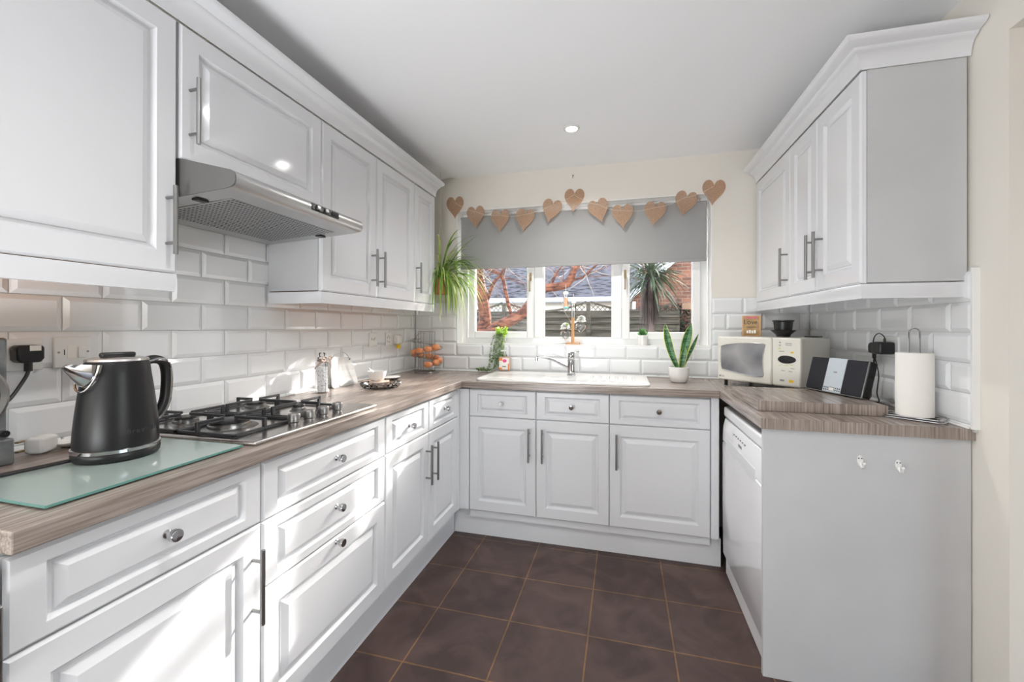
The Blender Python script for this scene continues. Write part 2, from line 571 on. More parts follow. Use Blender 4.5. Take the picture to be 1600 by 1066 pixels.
# trims
struct('trim_1', MB().box(XR - .021, 1.655, ZT, XR, 1.664, 1.462), 'plastic_white', bevel=.001)
struct('trim_2', MB().box(.0095, .43, ZT, .017, YB - .01, ZT + .007).box(.017, YB - .018, ZT, XR - .028, YB - .0105, ZT + .007).box(XR - .0275, 1.665, ZT, XR - .02, YB - .018, ZT + .007), 'plastic_white', bevel=.002)

# window
win = thing('window_1', None, None, ((WX0 + WX1) / 2, YW, WZ0))
win['kind'] = 'structure'
mb = MB()
fx0, fx1, fz0, fz1 = WX0 + .012, WX1 - .012, WZ0 + .002, WZ1 - .004
F1 = .045
def ring_frame(mb, x0, x1, z0, z1, w, y0, y1):
    """rectangular frame with a chamfered inner edge"""
    for (a0, a1, b0, b1) in ((x0, x0 + w, z0, z1), (x1 - w, x1, z0, z1), (x0 + w, x1 - w, z0, z0 + w), (x0 + w, x1 - w, z1 - w, z1)):
        mb.box(a0, y0, b0, a1, y1, b1)
ring_frame(mb, fx0, fx1, fz0, fz1, F1, YW, YW + .07)
# measured: left sash .42-.912, mullion, centre fixed .987-1.468 glass, mullion, right sash 1.539-2.03
mb.box(.918, YW, fz0 + F1, .984, YW + .07, fz1 - F1)
mb.box(1.472, YW, fz0 + F1, 1.533, YW + .07, fz1 - F1)
struct('window_frame', mb, 'upvc', win, bevel=.006, world=True)
def sash(x0, x1):
    mb = MB(); ring_frame(mb, x0, x1, fz0 + .038, fz1 - .038, .052, YW - .018, YW + .03)
    return mb
s1 = struct('sash', sash(.412, .916), 'upvc', win, bevel=.007, world=True)
s2 = struct('sash', sash(1.535, 2.036), 'upvc', win, bevel=.007, world=True)
mb = MB(); ring_frame(mb, .982, 1.474, fz0 + F1 - .002, fz1 - F1 + .002, .01, YW + .006, YW + .03)
struct('glazing_bead', mb, 'upvc', win, bevel=.003, world=True)
for a, b in ((.46, .87), (.985, 1.47), (1.583, 1.99)):
    struct('pane', MB().box(a, YW + .014, fz0 + .04, b, YW + .018, fz1 - .04), 'clear', win, smooth=0, world=True)
def win_handle(x, par):
    mb = MB(); mb.box(x - .007, YW - .024, 1.60, x + .007, YW - .017, 1.66)
    mb.tube([(x, YW - .018, 1.63), (x, YW - .045, 1.63)], .006)
    mb.loft([[(x + a, YW - .05 + b, z) for a, b in ((-.004, -.004), (.004, -.004), (.004, .005), (-.004, .005))] for z in (1.64, 1.53)])
    mb.ball((x, YW - .048, 1.528), .006)
    struct('window_handle', mb, 'brass', par, bevel=.001, world=True)
M['brass'] = mat('aged_brass', (.45, .34, .18), .3, 1.)
win_handle(.893, s1); win_handle(1.556, s2)

# ================================================================ FITTED FURNITURE
XL = .585; XLU = .2925; YD = 2.3465
def rings_door(t=.019, fx=.056, fz=.06, sl=.019):
    return [(0, 0, 0), (0, 0, t - .006), (.006, .006, t), (fx, fz, t), (fx + .0015, fz + .0015, t - .002), (fx + .009, fz + .009, t - .0115), (fx + .016, fz + .016, t - .0125),
            (fx + .0175, fz + .0175, t - .009), (fx + .018 + sl, fz + .018 + sl, t - .0005), (fx + .0195 + sl, fz + .0195 + sl, t - .0005)]
def rings_drawer(t=.019):
    return [(0, 0, 0), (0, 0, t - .006), (.006, .006, t), (.05, .028, t), (.0515, .0295, t - .002), (.058, .035, t - .0115), (.063, .039, t - .0125),
            (.0645, .0405, t - .009), (.079, .053, t - .0005), (.081, .055, t - .0005)]
def front(name, parent, wall, a0, a1, z0, z1, rings, m='satin_white', label=None):
    """wall: 'L' faces +x at XL, 'LU' +x at XLU, 'B' faces -y, 'RU' faces -x"""
    g = .0015
    a0 += g; a1 -= g; z0 += g; z1 -= g; t = .019
    cfg = {'L': ((XL - t, a0, z0), (0, 1, 0), (1, 0, 0)), 'LU': ((XLU - t, a0, z0), (0, 1, 0), (1, 0, 0)),
           'B': ((a0, YD + t, z0), (1, 0, 0), (0, -1, 0)), 'RU': ((2.34 + t, a0, z0), (0, 1, 0), (-1, 0, 0))}[wall]
    mb = MB(); mb.panel(cfg[0], cfg[1], cfg[2], a1 - a0, z1 - z0, rings)
    return mb.build(name, m, parent, world=True, smooth=0, bevel=0)
def bar_handle(parent, p, n, z0, z1, off=.035):
    """vertical bar at p=(x,y) on the face, normal n"""
    mb = MB(); x, y = p; hx, hy = x + n[0] * off, y + n[1] * off
    mb.tube([(hx, hy, z0), (hx, hy, z1)], .006, 12)
    for z in (z0 + .032, z1 - .032):
        mb.tube([(x, y, z), (hx, hy, z)], .0045, 10)
    return mb.build('handle', 'nickel', parent, world=True)
def knob(parent, p, n):
    mb = MB(); mb.lathe([(.009, 0), (.009, .003), (.0055, .006), (.0055, .011), (.0095, .013), (.0115, .020), (.0115, .021), (.0135, .022), (.0135, .031), (.0125, .0325), (.0005, .033)], (0, 0, 0), 'z', 20)
    mm = Vector((0, 0, 1)).rotation_difference(Vector(n)).to_matrix().to_4x4(); mm.translation = Vector(p)
    mb.xf(mm)
    return mb.build('knob', 'chrome', parent, world=True, smooth=40)

# --- left base run
def base_left(name, label, y0, y1, fronts):
    t = thing(name, label, 'cabinet', ((.28), (y0 + y1) / 2, .12))
    MB().box(.02, y0 + .001, .12, XL - .021, y1 - .001, .9005).build('carcass', 'satin_white', t, world=True, smooth=0)
    for f in fronts:
        k, a0, a1, z0, z1 = f[:5]
        if k == 'drawer':
            o = front('drawer', t, 'L', a0, a1, z0, z1, rings_drawer())
            knob(o, (XL - .001, (a0 + a1) / 2, f[5]), (1, 0, 0))
        elif k == 'deep':
            o = front('drawer', t, 'L', a0, a1, z0, z1, rings_door())
            knob(o, (XL - .001, (a0 + a1) / 2, f[5]), (1, 0, 0))
        else:
            o = front('door', t, 'L', a0, a1, z0, z1, rings_door())
            bar_handle(o, (XL - .001, f[5]), (1, 0), .475, .673)
    return t
ZM = .729; ZB = .163; ZTD = .894
base_left('base_cabinet', 'white base cabinet beside the dark cooker, drawer over one sunlit door', .4345, .9264, [('drawer', .4345, .9264, ZM, ZTD, .816), ('door', .4345, .9264, ZB, ZM, .896)])
base_left('drawer_cabinet', 'white three-drawer cabinet below the gas hob', .9264, 1.5345, [('drawer', .9264, 1.5345, .727, ZTD, .813), ('drawer', .9264, 1.5345, .540, .727, .644), ('deep', .9264, 1.5345, ZB, .540, .523)])
base_left('base_cabinet', 'white two-door base cabinet under left worktop nearest the corner', 1.5345, 2.3128, [('drawer', 1.5345, 1.9336, ZM, ZTD, .809), ('drawer', 1.9336, 2.3128, ZM, ZTD, .815), ('door', 1.5345, 1.9336, ZB, ZM, 1.902), ('door', 1.9336, 2.3128, ZB, ZM, 1.973)])
# --- back base run
def base_back(label, x0, x1, splits, handles):
    t = thing('base_cabinet', label, 'cabinet', ((x0 + x1) / 2, 2.6, .12))
    MB().box(x0 + .001, YD + .021, .12, x1 - .001, YB - .02, .9005).build('carcass', 'satin_white', t, world=True, smooth=0)
    for i in range(len(splits) - 1):
        a0, a1 = splits[i], splits[i + 1]
        o = front('drawer', t, 'B', a0, a1, ZM, ZTD, rings_drawer())
        knob(o, ((a0 + a1) / 2, YD + .001, .815), (0, -1, 0))
        o = front('door', t, 'B', a0, a1, ZB, ZM, rings_door())
        bar_handle(o, (handles[i], YD + .001), (0, -1), .49, .682)
base_back('white two-door base cabinet under the left part of the sink', .6457, 1.4711, [.6457, 1.0561, 1.4711], [1.018, 1.097])
base_back('white single-door base cabinet between sink cabinet and dishwasher', 1.4711, 1.9878, [1.4711, 1.9878], [1.509])
tag(MB().box(XL - .03, 2.3135, ZB, XL, 2.3475, .894).box(XL - .03, 2.3475, ZB, .644, 2.3675, .894).build('corner_post', 'satin_white', None, smooth=0, bevel=.004), 'white corner post where left and back base cabinets meet', 'corner post')
tag(MB().box(1.9895, 2.3475, ZB, 2.0275, 2.3685, .9).build('filler_strip', 'satin_white', None, smooth=0, bevel=.002), 'white vertical filler strip between back base cabinets and dishwasher', 'filler strip')
struct('trim_3', MB().box(.515, .436, 0, .535, 2.39, .15), 'satin_white', bevel=.001)
struct('trim_4', MB().box(.535, 2.392, 0, 2.045, 2.41, .15), 'satin_white', bevel=.001)
# dark cooker at the left picture edge
ck = thing('cooker', 'dark cooker with a pale handle beside the left worktop end', 'cooker', (.3, .2, 0))
MB().box(.02, .02, .02, .588, .426, .895).build('body', 'black_gloss', ck, world=True, bevel=.004)
MB().tube([(.588, .1, .77), (.588, .424, .77)], .001).build('door_seam', 'nickel', ck, world=True)
MB().box(.588, .40, .70, .606, .4265, .83).build('handle', 'nickel', ck, world=True, bevel=.003)

# --- worktops
wt = thing('worktop', 'grey oak laminate worktop running round three sides of the kitchen', 'worktop', (1.3, 2.6, .9015))
def slab_edge(mb, x0, y0, x1, y1, z0=.9015, z1=ZT):
    mb.box(x0, y0, z0, x1, y1, z1)
slab = MB(); slab.box(.0, .4345, .9015, .604, YB, ZT); slab.build('left_run', 'wood_y', wt, world=True, smooth=0, bevel=.0025)
slab = MB(); slab.box(.6042, 2.326, .9015, 2.0268, YB, ZT); slab.build('back_run', 'wood_x', wt, world=True, smooth=0, bevel=.0025)
slab = MB(); slab.box(2.027, 1.674, .9015, 2.649, YB, ZT); slab.build('right_run', 'wood_y', wt, world=True, smooth=0, bevel=.0025)
MB().box(2.027, 1.6725, .9015, 2.649, 1.674, ZT).build('end_edging', 'wood_z', wt, world=True, smooth=0)
ws = thing('worktop_offcut', 'loose slab of grey oak worktop lying on the right worktop under the radio', 'board', (2.27, 2.2, ZT))
MB().box(2.057, 1.818, ZT + .001, 2.487, 2.225, .980).build('slab', 'wood_y', ws, world=True, smooth=0, bevel=.002)
MB().box(2.057, 1.8165, ZT + .001, 2.487, 1.818, .980).build('end_edging', 'wood_z', ws, world=True, smooth=0)

# --- base end panel with hooks
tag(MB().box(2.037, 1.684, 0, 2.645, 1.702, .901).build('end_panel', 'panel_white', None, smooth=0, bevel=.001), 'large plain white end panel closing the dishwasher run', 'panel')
def hook(px, pz, label):
    t = thing('coat_hook', label, 'hook', (px, 1.684, pz), group='hooks on the end panel')
    mb = MB()
    pts = []
    for i in range(20):
        a = 2 * PI * i / 20
        w = .0095 * (1 if math.sin(a) > 0 else .62 + .38 * (1 + math.sin(a)))
        pts.append((w * math.cos(a), .019 * math.sin(a)))
    mb.prism(pts, 'y', 0, -.003)
    mb.build('plate', 'ceramic', t, bevel=.001)
    mb = MB(); mb.tube([(0, -.002, -.006), (0, -.007, -.016), (0, -.016, -.02), (0, -.024, -.015), (0, -.027, -.005)], .004, 10, taper=lambda q: 1.1 - .2 * q)
    mb.ball((0, -.027, -.003), .0055)
    mb.build('prong', 'ceramic', t)
    for s in (-1, 1):
        MB().lathe([(.0021, 0), (.0021, -.0012), (.0003, -.0014)], (s * .0045, -.0028, .009), 'y', 12).build('screw', 'ink', t)
hook(2.336, .808, 'white metal hook on the end panel, nearer the dishwasher')
hook(2.446, .802, 'white metal hook on the end panel, nearer the cream wall')

# --- dishwasher
dw = thing('dishwasher', 'white freestanding dishwasher under the right worktop', 'dishwasher', (2.34, 2.02, 0))
MB().box(2.075, 1.715, .02, 2.62, 2.338, .80).build('body', 'dw_white', dw, world=True, smooth=0)
MB().box(2.047, 1.712, .808, 2.625, 2.340, .862).build('lid', 'dw_white', dw, world=True, bevel=.012, seg=4)
def dwdoor():
    mb = MB(); pts = [(2.075, .095), (2.052, .095), (2.044, .11), (2.041, .4), (2.041, .68), (2.075, .68)]
    mb.prism([(a, b) for a, b in pts], 'y', 1.713, 2.339); return mb
dd = dwdoor().build('door', 'dw_white', dw, world=True, bevel=.006, seg=3)
cp = MB().prism([(2.075, .6835), (2.041, .6835), (2.044, .76), (2.054, .803), (2.075, .803)], 'y', 1.713, 2.339).build('control_panel', 'dw_white', dw, world=True, bevel=.005, seg=3)
MB().prism([(2.0395, .665), (2.046, .667), (2.046, .72), (2.0405, .716)], 'y', 1.79, 2.26).build('handle_recess', 'satin_white', cp, world=True, smooth=0)
for i in range(6):
    y = 1.94 + i * .035
    MB().box(2.0425, y, .765, 2.047, y + .012, .77).build('button', 'grey_ink', cp, world=True, smooth=0)
MB().box(2.0425, 1.99, .735, 2.045, 2.04, .747).build('badge', 'nickel', cp, world=True, smooth=0)
MB().box(2.058, 1.714, .003, 2.075, 2.338, .088).build('kick_plate', 'dw_white', dw, world=True, bevel=.003)

# --- wall cabinets
def wall_cab_left(label, y0, y1, z0, doors, side=None):
    t = thing('wall_cabinet', label, 'cabinet', (.14, (y0 + y1) / 2, z0))
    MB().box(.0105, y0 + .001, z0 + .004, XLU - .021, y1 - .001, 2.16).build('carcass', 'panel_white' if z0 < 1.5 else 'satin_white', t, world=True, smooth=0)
    MB().box(.0115, y0 + .02, z0 - .001, XLU - .03, y1 - .02, z0 + .003).build('base_panel', 'orange_wood', t, world=True, smooth=0)
    for a0, a1, hy, hz0, hz1 in doors:
        o = front('door', t, 'LU', a0, a1, z0, 2.159, rings_door(fx=.055, fz=.06, sl=.016), 'gloss_white')
        bar_handle(o, (XLU - .001, hy), (1, 0), hz0, hz1)
    return t
wall_cab_left('wide glossy white wall cabinet at left, above the kettle', .314, .914, 1.42, [(.314, .914, .884, 1.471, 1.664)])
wall_cab_left('short glossy white wall cabinet above the cooker hood', .918, 1.508, 1.758, [(.918, 1.508, .948, 1.808, 2.004)])
wall_cab_left('glossy white two-door wall cabinet right of the cooker hood', 1.508, 2.3186, 1.42, [(1.508, 1.914, 1.872, 1.474, 1.665), (1.914, 2.3186, 1.943, 1.474, 1.663)])
wall_cab_left('narrow glossy white wall cabinet beside the hanging spider plant', 2.3186, 2.6094, 1.42, [(2.3186, 2.6094, 2.345, 1.476, 1.667)])
def wall_cab_right(label, y0, y1, doors):
    t = thing('wall_cabinet', label, 'cabinet', (2.5, (y0 + y1) / 2, 1.42))
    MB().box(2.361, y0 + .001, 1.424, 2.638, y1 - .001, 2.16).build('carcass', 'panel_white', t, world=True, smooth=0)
    for a0, a1, hy in doors:
        o = front('door', t, 'RU', a0, a1, 1.42, 2.159, rings_door(fx=.055, fz=.06, sl=.016), 'gloss_white')
        bar_handle(o, (2.341, hy), (-1, 0), 1.473, 1.665)
    return t
wall_cab_right('glossy white two-door wall cabinet at right, end facing the camera', 1.690, 2.318, [(1.690, 2.0227, 1.971), (2.0227, 2.318, 2.043)])
wall_cab_right('glossy white single-door wall cabinet above the microwave, by the window wall', 2.318, 2.856, [(2.318, 2.856, 2.349)])

PC = [(.0, 2.160), (.003, 2.160), (.0045, 2.175), (.008, 2.190), (.015, 2.203), (.025, 2.212), (.034, 2.216), (.036, 2.222), (.048, 2.226), (.062, 2.230), (.07, 2.236), (.072, 2.246), (.0, 2.246)]
PP = [(.0, 1.419), (.002, 1.419), (.004, 1.410), (.0015, 1.402), (.002, 1.385), (-.002, 1.378), (-.0015, 1.369), (-.02, 1.369), (-.02, 1.419)]
def sweep(mb, prof, path):
    """path: list of (point(x,y), outward miter vector)"""
    rings = [[(p[0] + n[0] * o, p[1] + n[1] * o, z) for o, z in prof] for p, n in path]
    mb.loft(rings)
mb = MB(); sweep(mb, PC, [((XLU, .314), (1, 0)), ((XLU, 2.612), (1, 0))])
tag(mb.build('cornice', 'gloss_white', None, smooth=50), 'long white cornice along the top of the left wall cabinets', 'cornice')
mb = MB(); sweep(mb, PC, [((2.34, 2.858), (-1, 0)), ((2.34, 1.688), (-1, -1)), ((2.646, 1.688), (0, -1))])
tag(mb.build('cornice', 'gloss_white', None, smooth=50), 'white cornice capping the right wall cabinets, returning to the wall', 'cornice')
mb = MB(); sweep(mb, PP, [((XLU - .004, .314), (1, 0)), ((XLU - .004, .912), (1, 0))])
tag(mb.build('light_pelmet', 'gloss_white', None, smooth=50), 'white moulded strip under the leftmost wall cabinet', 'pelmet')
mb = MB(); sweep(mb, PP, [((.012, 1.508), (0, -1)), ((XLU - .004, 1.508), (1, -1)), ((XLU - .004, 2.605), (1, 0))])
tag(mb.build('light_pelmet', 'gloss_white', None, smooth=50), 'white moulded strip under wall cabinets between hood and spider plant', 'pelmet')
mb = MB(); sweep(mb, PP, [((2.344, 2.855), (-1, 0)), ((2.344, 1.692), (-1, -1)), ((2.636, 1.692), (0, -1))])
tag(mb.build('light_pelmet', 'gloss_white', None, smooth=50), 'white moulded strip under the right wall cabinets', 'pelmet')

# ceiling downlights
def downlight(x, y, label, power=16):
    t = thing('downlight', label, 'ceiling light', (x, y, 2.376), group='ceiling downlights')
    mb = MB(); mb.lathe([(.030, -.0005), (.043, -.0005), (.045, -.003), (.042, -.007), (.034, -.009), (.030, -.006)], (0, 0, 0), 'z', 32, cap=False)
    mb.build('bezel', 'plastic_white', t)
    m_ = M.get('lamp')
    if m_ is None:
        m_ = M['lamp'] = mat('lamp_glow', (1, 1, 1), .5, Emission_Strength=14., Emission_Color=(1, .95, .88, 1))
    MB().lathe([(.0005, -.003), (.030, -.003), (.030, -.001), (.0005, -.001)], (0, 0, 0), 'z', 24, cap=False).build('bulb', 'lamp', t)
    l = bpy.data.objects.new('lamp_light', bpy.data.lights.new('lamp_light', 'SPOT'))
    l.data.energy = power; l.data.spot_size = R(150); l.data.spot_blend = 1; l.data.shadow_soft_size = .035; l.data.color = (1, .98, .95)
    COL.objects.link(l); l.parent = t; l.location = (0, 0, -.012)
downlight(1.265, 2.304, 'round white lit ceiling downlight near the window', 43)
downlight(1.265, .75, 'round white ceiling downlight over the near floor', 32)
downlight(1.265, -.75, 'round white ceiling downlight behind the camera', 26)
# ================================================================ LEFT SIDE OBJECTS
# cooker hood
hd = thing('cooker_hood', 'brushed steel cooker hood under the short wall cabinet', 'extractor hood', (.25, 1.214, 1.632))
Y0, Y1 = .921, 1.507
pr = [(.012, 1.632), (.25, 1.645), (.46, 1.659), (.480, 1.662), (.490, 1.668), (.4935, 1.677), (.4935, 1.692), (.489, 1.702), (.478, 1.709), (.30, 1.757), (.012, 1.757)]
MB().prism(pr, 'y', Y0 + .004, Y1 - .001).build('housing', 'steel', hd, world=True, smooth=50)
MB().prism(pr, 'y', Y0, Y0 + .004).build('side_plate', 'hood_side', hd, world=True, smooth=50)
# grease filter: perforated plate under the housing
sl = (1.662 - 1.632) / (.46 - .012)
mb = MB()
uz = lambda x: 1.632 + (x - .012) * sl - .0015
mb.add([(.07, .99, uz(.07)), (.40, .99, uz(.40)), (.40, 1.45, uz(.40)), (.07, 1.45, uz(.07)), (.07, .99, uz(.07) - .003), (.40, .99, uz(.40) - .003), (.40, 1.45, uz(.40) - .003), (.07, 1.45, uz(.07) - .003)],
       [(0, 1, 2, 3), (4, 5, 6, 7), (0, 1, 5, 4), (1, 2, 6, 5), (2, 3, 7, 6), (3, 0, 4, 7)])
flt = mb.build('grease_filter', 'steel', hd, world=True, smooth=0)
mb = MB()
for i in range(18):
    x = .09 + i * .0175
    for j in range(37):
        y = 1.0 + j * .0122
        z = uz(x) - .0034
        mb.add([(x, y, z), (x + .0115, y, z + .0007), (x + .0115, y + .005, z + .0007), (x, y + .005, z)], [(0, 1, 2, 3)])
mb.build('filter_slots', 'dark_rubber', flt, world=True, smooth=0)
for y in (.965, 1.475):
    MB().box(.30, y - .018, uz(.3) - .006, .325, y + .018, uz(.3)).build('clip', 'black', hd, world=True, bevel=.002)
# control strip on the sloping front
o = Vector((.478, 1.27, 1.7015)); u = Vector((0, 1, 0)); n = Vector((.3, 0, .95)).normalized()
ct = MB()
mm = frame_mtx((.4925, 1.285, 1.688), (0, 1, 0), Vector((1, 0, .12)))
ct.box(-.072, -.0125, -.004, .072, .0125, .0035); ct.xf(mm)
c_ = ct.build('control_strip', 'black', hd, world=True, bevel=.004)
for k, (a, w) in enumerate(((-.042, .008), (.0, .008), (.045, .02))):
    b = MB(); b.box(a - w, -.007, .003, a + w, .007, .011 if k < 2 else .006); b.xf(mm)
    b.build('switch', 'nickel' if k < 2 else 'black_gloss', c_, world=True, bevel=.002)

# glass worktop saver
gbd = thing('chopping_board', 'frosted green glass board lying under the kettle', 'chopping board', (.40, .70, ZT))
mb = MB(); mb.box(.27, .500, ZT + .004, .553, .893, ZT + .0085)
mb.build('glass_plate', 'board_glass', gbd, world=True, smooth=0)
mb = MB()
for a in ((.2705, .4992, .553, .5001), (.2705, .893, .553, .8938), (.553, .4992, .5538, .8938)):
    mb.box(a[0], a[1], ZT + .0038, a[2], a[3], ZT + .0088)
mb.build('edge', 'board_edge', gbd, world=True, smooth=0)
for x, y in ((.29, .52), (.53, .52), (.29, .87), (.53, .87)):
    MB().lathe([(.006, 0), (.006, .0042)], (x, y, ZT), 'z', 12).build('foot', 'plastic_white', gbd, world=True)

# kettle
KX, KY = .335, .742
kt = thing('kettle', 'matt black jug kettle with chrome spout and handle standing on the glass board', 'kettle', (KX, KY, ZT + .0088), R(0))
kz = 0
body = [(.079, .030), (.0795, .040), (.078, .07), (.0745, .11), (.069, .16), (.0635, .20), (.0605, .228), (.058, .234)]
MB().lathe([(.001, .028)] + body + [(.001, .235)], seg=48, cap=False).build('body', 'kettle_black', kt, smooth=50)
MB().lathe([(.001, .0), (.076, .0), (.081, .006), (.082, .016), (.080, .021), (.001, .021)], seg=48, cap=False).build('base', 'black', kt, smooth=50)
MB().lathe([(.079, .020), (.0825, .022), (.0825, .029), (.0795, .031), (.05, .031)], seg=48, cap=False).build('chrome_band', 'chrome', kt, smooth=50)
MB().lathe([(.058, .233), (.060, .235), (.058, .240), (.045, .2435), (.001, .2445)], seg=40, cap=False).build('lid', 'hob_steel', kt, smooth=50)
mb = MB(); mb.box(-.012, -.032, .243, .012, .032, .255)
mb.build('lid_grip', 'black', kt, bevel=.004).rotation_euler = (0, 0, R(-15))
# spout towards -y (camera left)
ca, sa = math.cos(R(-86)), math.sin(R(-86))
def K(r, t, z):   # r along spout direction, t sideways
    return (ca * r - sa * t, sa * r + ca * t, z)
mb = MB()
def scoop(r, w, d, zt):
    return [K(r + .012 * math.sin(PI * k / 10), w * math.cos(PI * k / 10), zt - d * abs(math.sin(PI * k / 10)) ** .8) for k in range(11)]
mb.loft([scoop(.050, .030, .058, .228), scoop(.064, .026, .050, .229), scoop(.080, .018, .032, .231), scoop(.094, .009, .014, .233), scoop(.099, .005, .006, .233)])
mb.build('spout', 'chrome', kt, smooth=60)
mb = MB(); mb.tube([K(.061 + .016 * math.sin(PI * k / 16), .0315 * math.cos(PI * k / 16), .228 - .061 * abs(math.sin(PI * k / 16)) ** .8) for k in range(17)], .0022, 8); mb.build('spout_rim', 'chrome', kt)
ca, sa = math.cos(R(94)), math.sin(R(94))
hp = [K(.055, 0, .226), K(.085, 0, .231), K(.108, 0, .222), (K(.117, 0, .195)), K(.117, 0, .15), K(.112, 0, .115), K(.098, 0, .085), K(.078, 0, .068)]
def smoothpath(p, n=4):
    p = [Vector(q) for q in p]; out = []
    for i in range(len(p) - 1):
        a, b, c, d = p[max(i - 1, 0)], p[i], p[i + 1], p[min(i + 2, len(p) - 1)]
        for k in range(n):
            t = k / n
            out.append(.5 * ((2 * b) + (c - a) * t + (2 * a - 5 * b + 4 * c - d) * t * t + (3 * b - a - 3 * c + d) * t ** 3))
    out.append(p[-1]); return out
hs_ = smoothpath(hp)
mb = MB(); mb.tube(hs_, .0115, 12); h_ = mb.build('handle', 'black', kt)
for s in (-.0095, .0095):
    mb = MB(); mb.tube([q + Vector((-sa * s, ca * s, 0)) + Vector((ca, sa, 0)) * .006 for q in hs_], .0045, 8); mb.build('handle_trim', 'chrome', h_)
# lettering near the foot of the body, facing the camera's right
for ch, k in zip('Breville', range(8)):
    a = R(6 + (k - 3.5) * 6.6)
    r = .0785
    text(ch, .016, frame_mtx((r * math.cos(a), r * math.sin(a), .068), (-math.sin(a), math.cos(a), 0), (math.cos(a), math.sin(a), .04)), 'iron', kt, extrude=.0006)
# power cable of the kettle
mb = MB(); mb.tube(smoothpath([(KX - .02, KY - .03, ZT + .016), (KX - .04, KY - .085, ZT + .0138), (.29, .63, ZT + .0135), (.275, .56, ZT + .0135), (.255, .48, ZT + .0135), (.22, .30, ZT + .004)], 6), .0042, 8)
tag(mb.build('power_cable', 'black', None), 'black kettle cable running off over the glass board', 'cable')

# coffee machine at the left edge
cm = thing('coffee_machine', 'grey coffee machine with a round silver ring, cut by the picture edge', 'coffee machine', (.10, .56, ZT))
MB().box(.03, .46, ZT + .02, .128, .648, ZT + .300).build('body', tex(mat('machine_grey', (.24, .25, .26), .4, .6), base=(.30, .31, .32), c2=(.18, .19, .2), nscale=25), cm, world=True, bevel=.006)
MB().box(.03, .45, ZT, .148, .655, ZT + .06).build('foot', 'machine', cm, world=True, bevel=.004) if 'machine' in M else MB().box(.03, .45, ZT, .146, .652, ZT + .062).build('foot', bpy.data.materials['machine_grey'], cm, world=True, bevel=.004)
mb = MB(); c0 = (.128, .561, ZT + .165)
mb.lathe([(.068, 0), (.086, 0), (.086, .010), (.080, .014), (.070, .012), (.068, 0)], c0, 'x', 48, cap=False); mb.build('ring', 'nickel', cm, world=True)
MB().lathe([(.0005, 0), (.069, 0), (.069, .006), (.0005, .006)], c0, 'x', 40, cap=False).build('dial_face', 'black_gloss', cm, world=True)
MB().lathe([(.008, 0), (.008, .014), (.0005, .014)], (.128, .638, ZT + .074), 'x', 16, cap=False).build('knob', 'black', cm, world=True)

# wall plates
def plate(label, y0, y1, z0, z1, side='L', name='wall_switch', group=None):
    t = thing(name, label, 'socket' if 'socket' in name else 'switch', (.0095 if side == 'L' else XR - .019, (y0 + y1) / 2, z0), group=group)
    if side == 'L':
        MB().box(.009, y0, z0, .0175, y1, z1).build('plate', 'plastic_white', t, world=True, bevel=.003)
    else:
        MB().box(XR - .0265, y0, z0, XR - .018, y1, z1).build('plate', 'plastic_white', t, world=True, bevel=.003)
    return t
p = plate('white wall socket holding a black plug, behind the coffee machine', .683, .766, 1.150, 1.234, name='wall_socket')
p = plate('white rocker switch plate behind the kettle', .787, .869, 1.150, 1.236)
MB().box(.0175, .815, 1.176, .0185, .835, 1.212).build('blank', 'label_white', p, world=True, bevel=.001)
MB().box(.0175, .838, 1.176, .0225, .856, 1.208).build('rocker', 'plastic_white', p, world=True, bevel=.002)
for y in (.797, .862):
    MB().lathe([(.003, 0), (.003, .0006), (.0002, .001)], (.0176, y, 1.194), 'x', 10).build('screw', 'nickel', p, world=True)
MB().box(.0175, .808, 1.186, .0178, .810, 1.202).build('mark', 'ink', p, world=True, smooth=0)
pl = thing('plug', 'large black mains plug in the socket behind the coffee machine', 'plug', (.04, .725, 1.165))
MB().prism([(.700, 1.180), (.707, 1.172), (.745, 1.172), (.752, 1.182), (.752, 1.212), (.746, 1.218), (.704, 1.218), (.698, 1.210)], 'x', .0185, .052).build('body', 'black', pl, world=True, bevel=.006)
MB().box(.052, .722, 1.203, .0523, .744, 1.217).build('sticker', 'label_white', pl, world=True, smooth=0)
mb = MB(); mb.tube(smoothpath([(.04, .725, 1.172), (.042, .723, 1.145), (.045, .708, 1.115), (.05, .688, 1.085), (.05, .672, 1.07), (.045, .660, 1.055)], 5), .0042, 8)
mb.tube([(.04, .725, 1.175), (.04, .725, 1.15)], .008, 10)
mb.build('cable', 'black', pl, world=True)
# loose white plug adaptor and spoon rest
pa = thing('plug_adaptor', 'white plug adaptor lying between coffee machine and kettle', 'plug', (.082, .725, ZT), R(25))
mb = MB(); mb.loft([[(a * .026, b * .020, z) for a, b in ((-1, -1), (1, -1), (1, 1), (-1, 1))] if False else [(-.018, a * .020, .021 + b * .018) for a, b in ((-1, -.9), (1, -.9), (1, 1), (-1, 1))], [(.0, a * .026, .023 + b * .022) for a, b in ((-1, -1), (1, -1), (1, 1), (-1, 1))], [(.026, a * .024, .022 + b * .020) for a, b in ((-1, -1), (1, -1), (1, 1), (-1, 1))]])
mb.build('body', 'plastic_white', pa, bevel=.006)
mb = MB(); mb.box(-.022, -.036, .034, -.014, -.02, .038); mb.box(-.022, -.036, .010, -.014, -.02, .014); mb.build('pins', 'brass', pa, smooth=0)
tag(MB().lathe([(.0005, .003), (.022, .0035), (.038, .012), (.042, .0185), (.038, .0165), (.022, .0065), (.0005, .006)], (0, 0, 0), 'z', 28, sx=1, sy=1.25, cap=False).build('spoon_rest', 'ceramic', None, origin=0), 'small white oval dish behind the kettle, next to the adaptor', 'dish').location = (.085, .80, ZT - .0028)

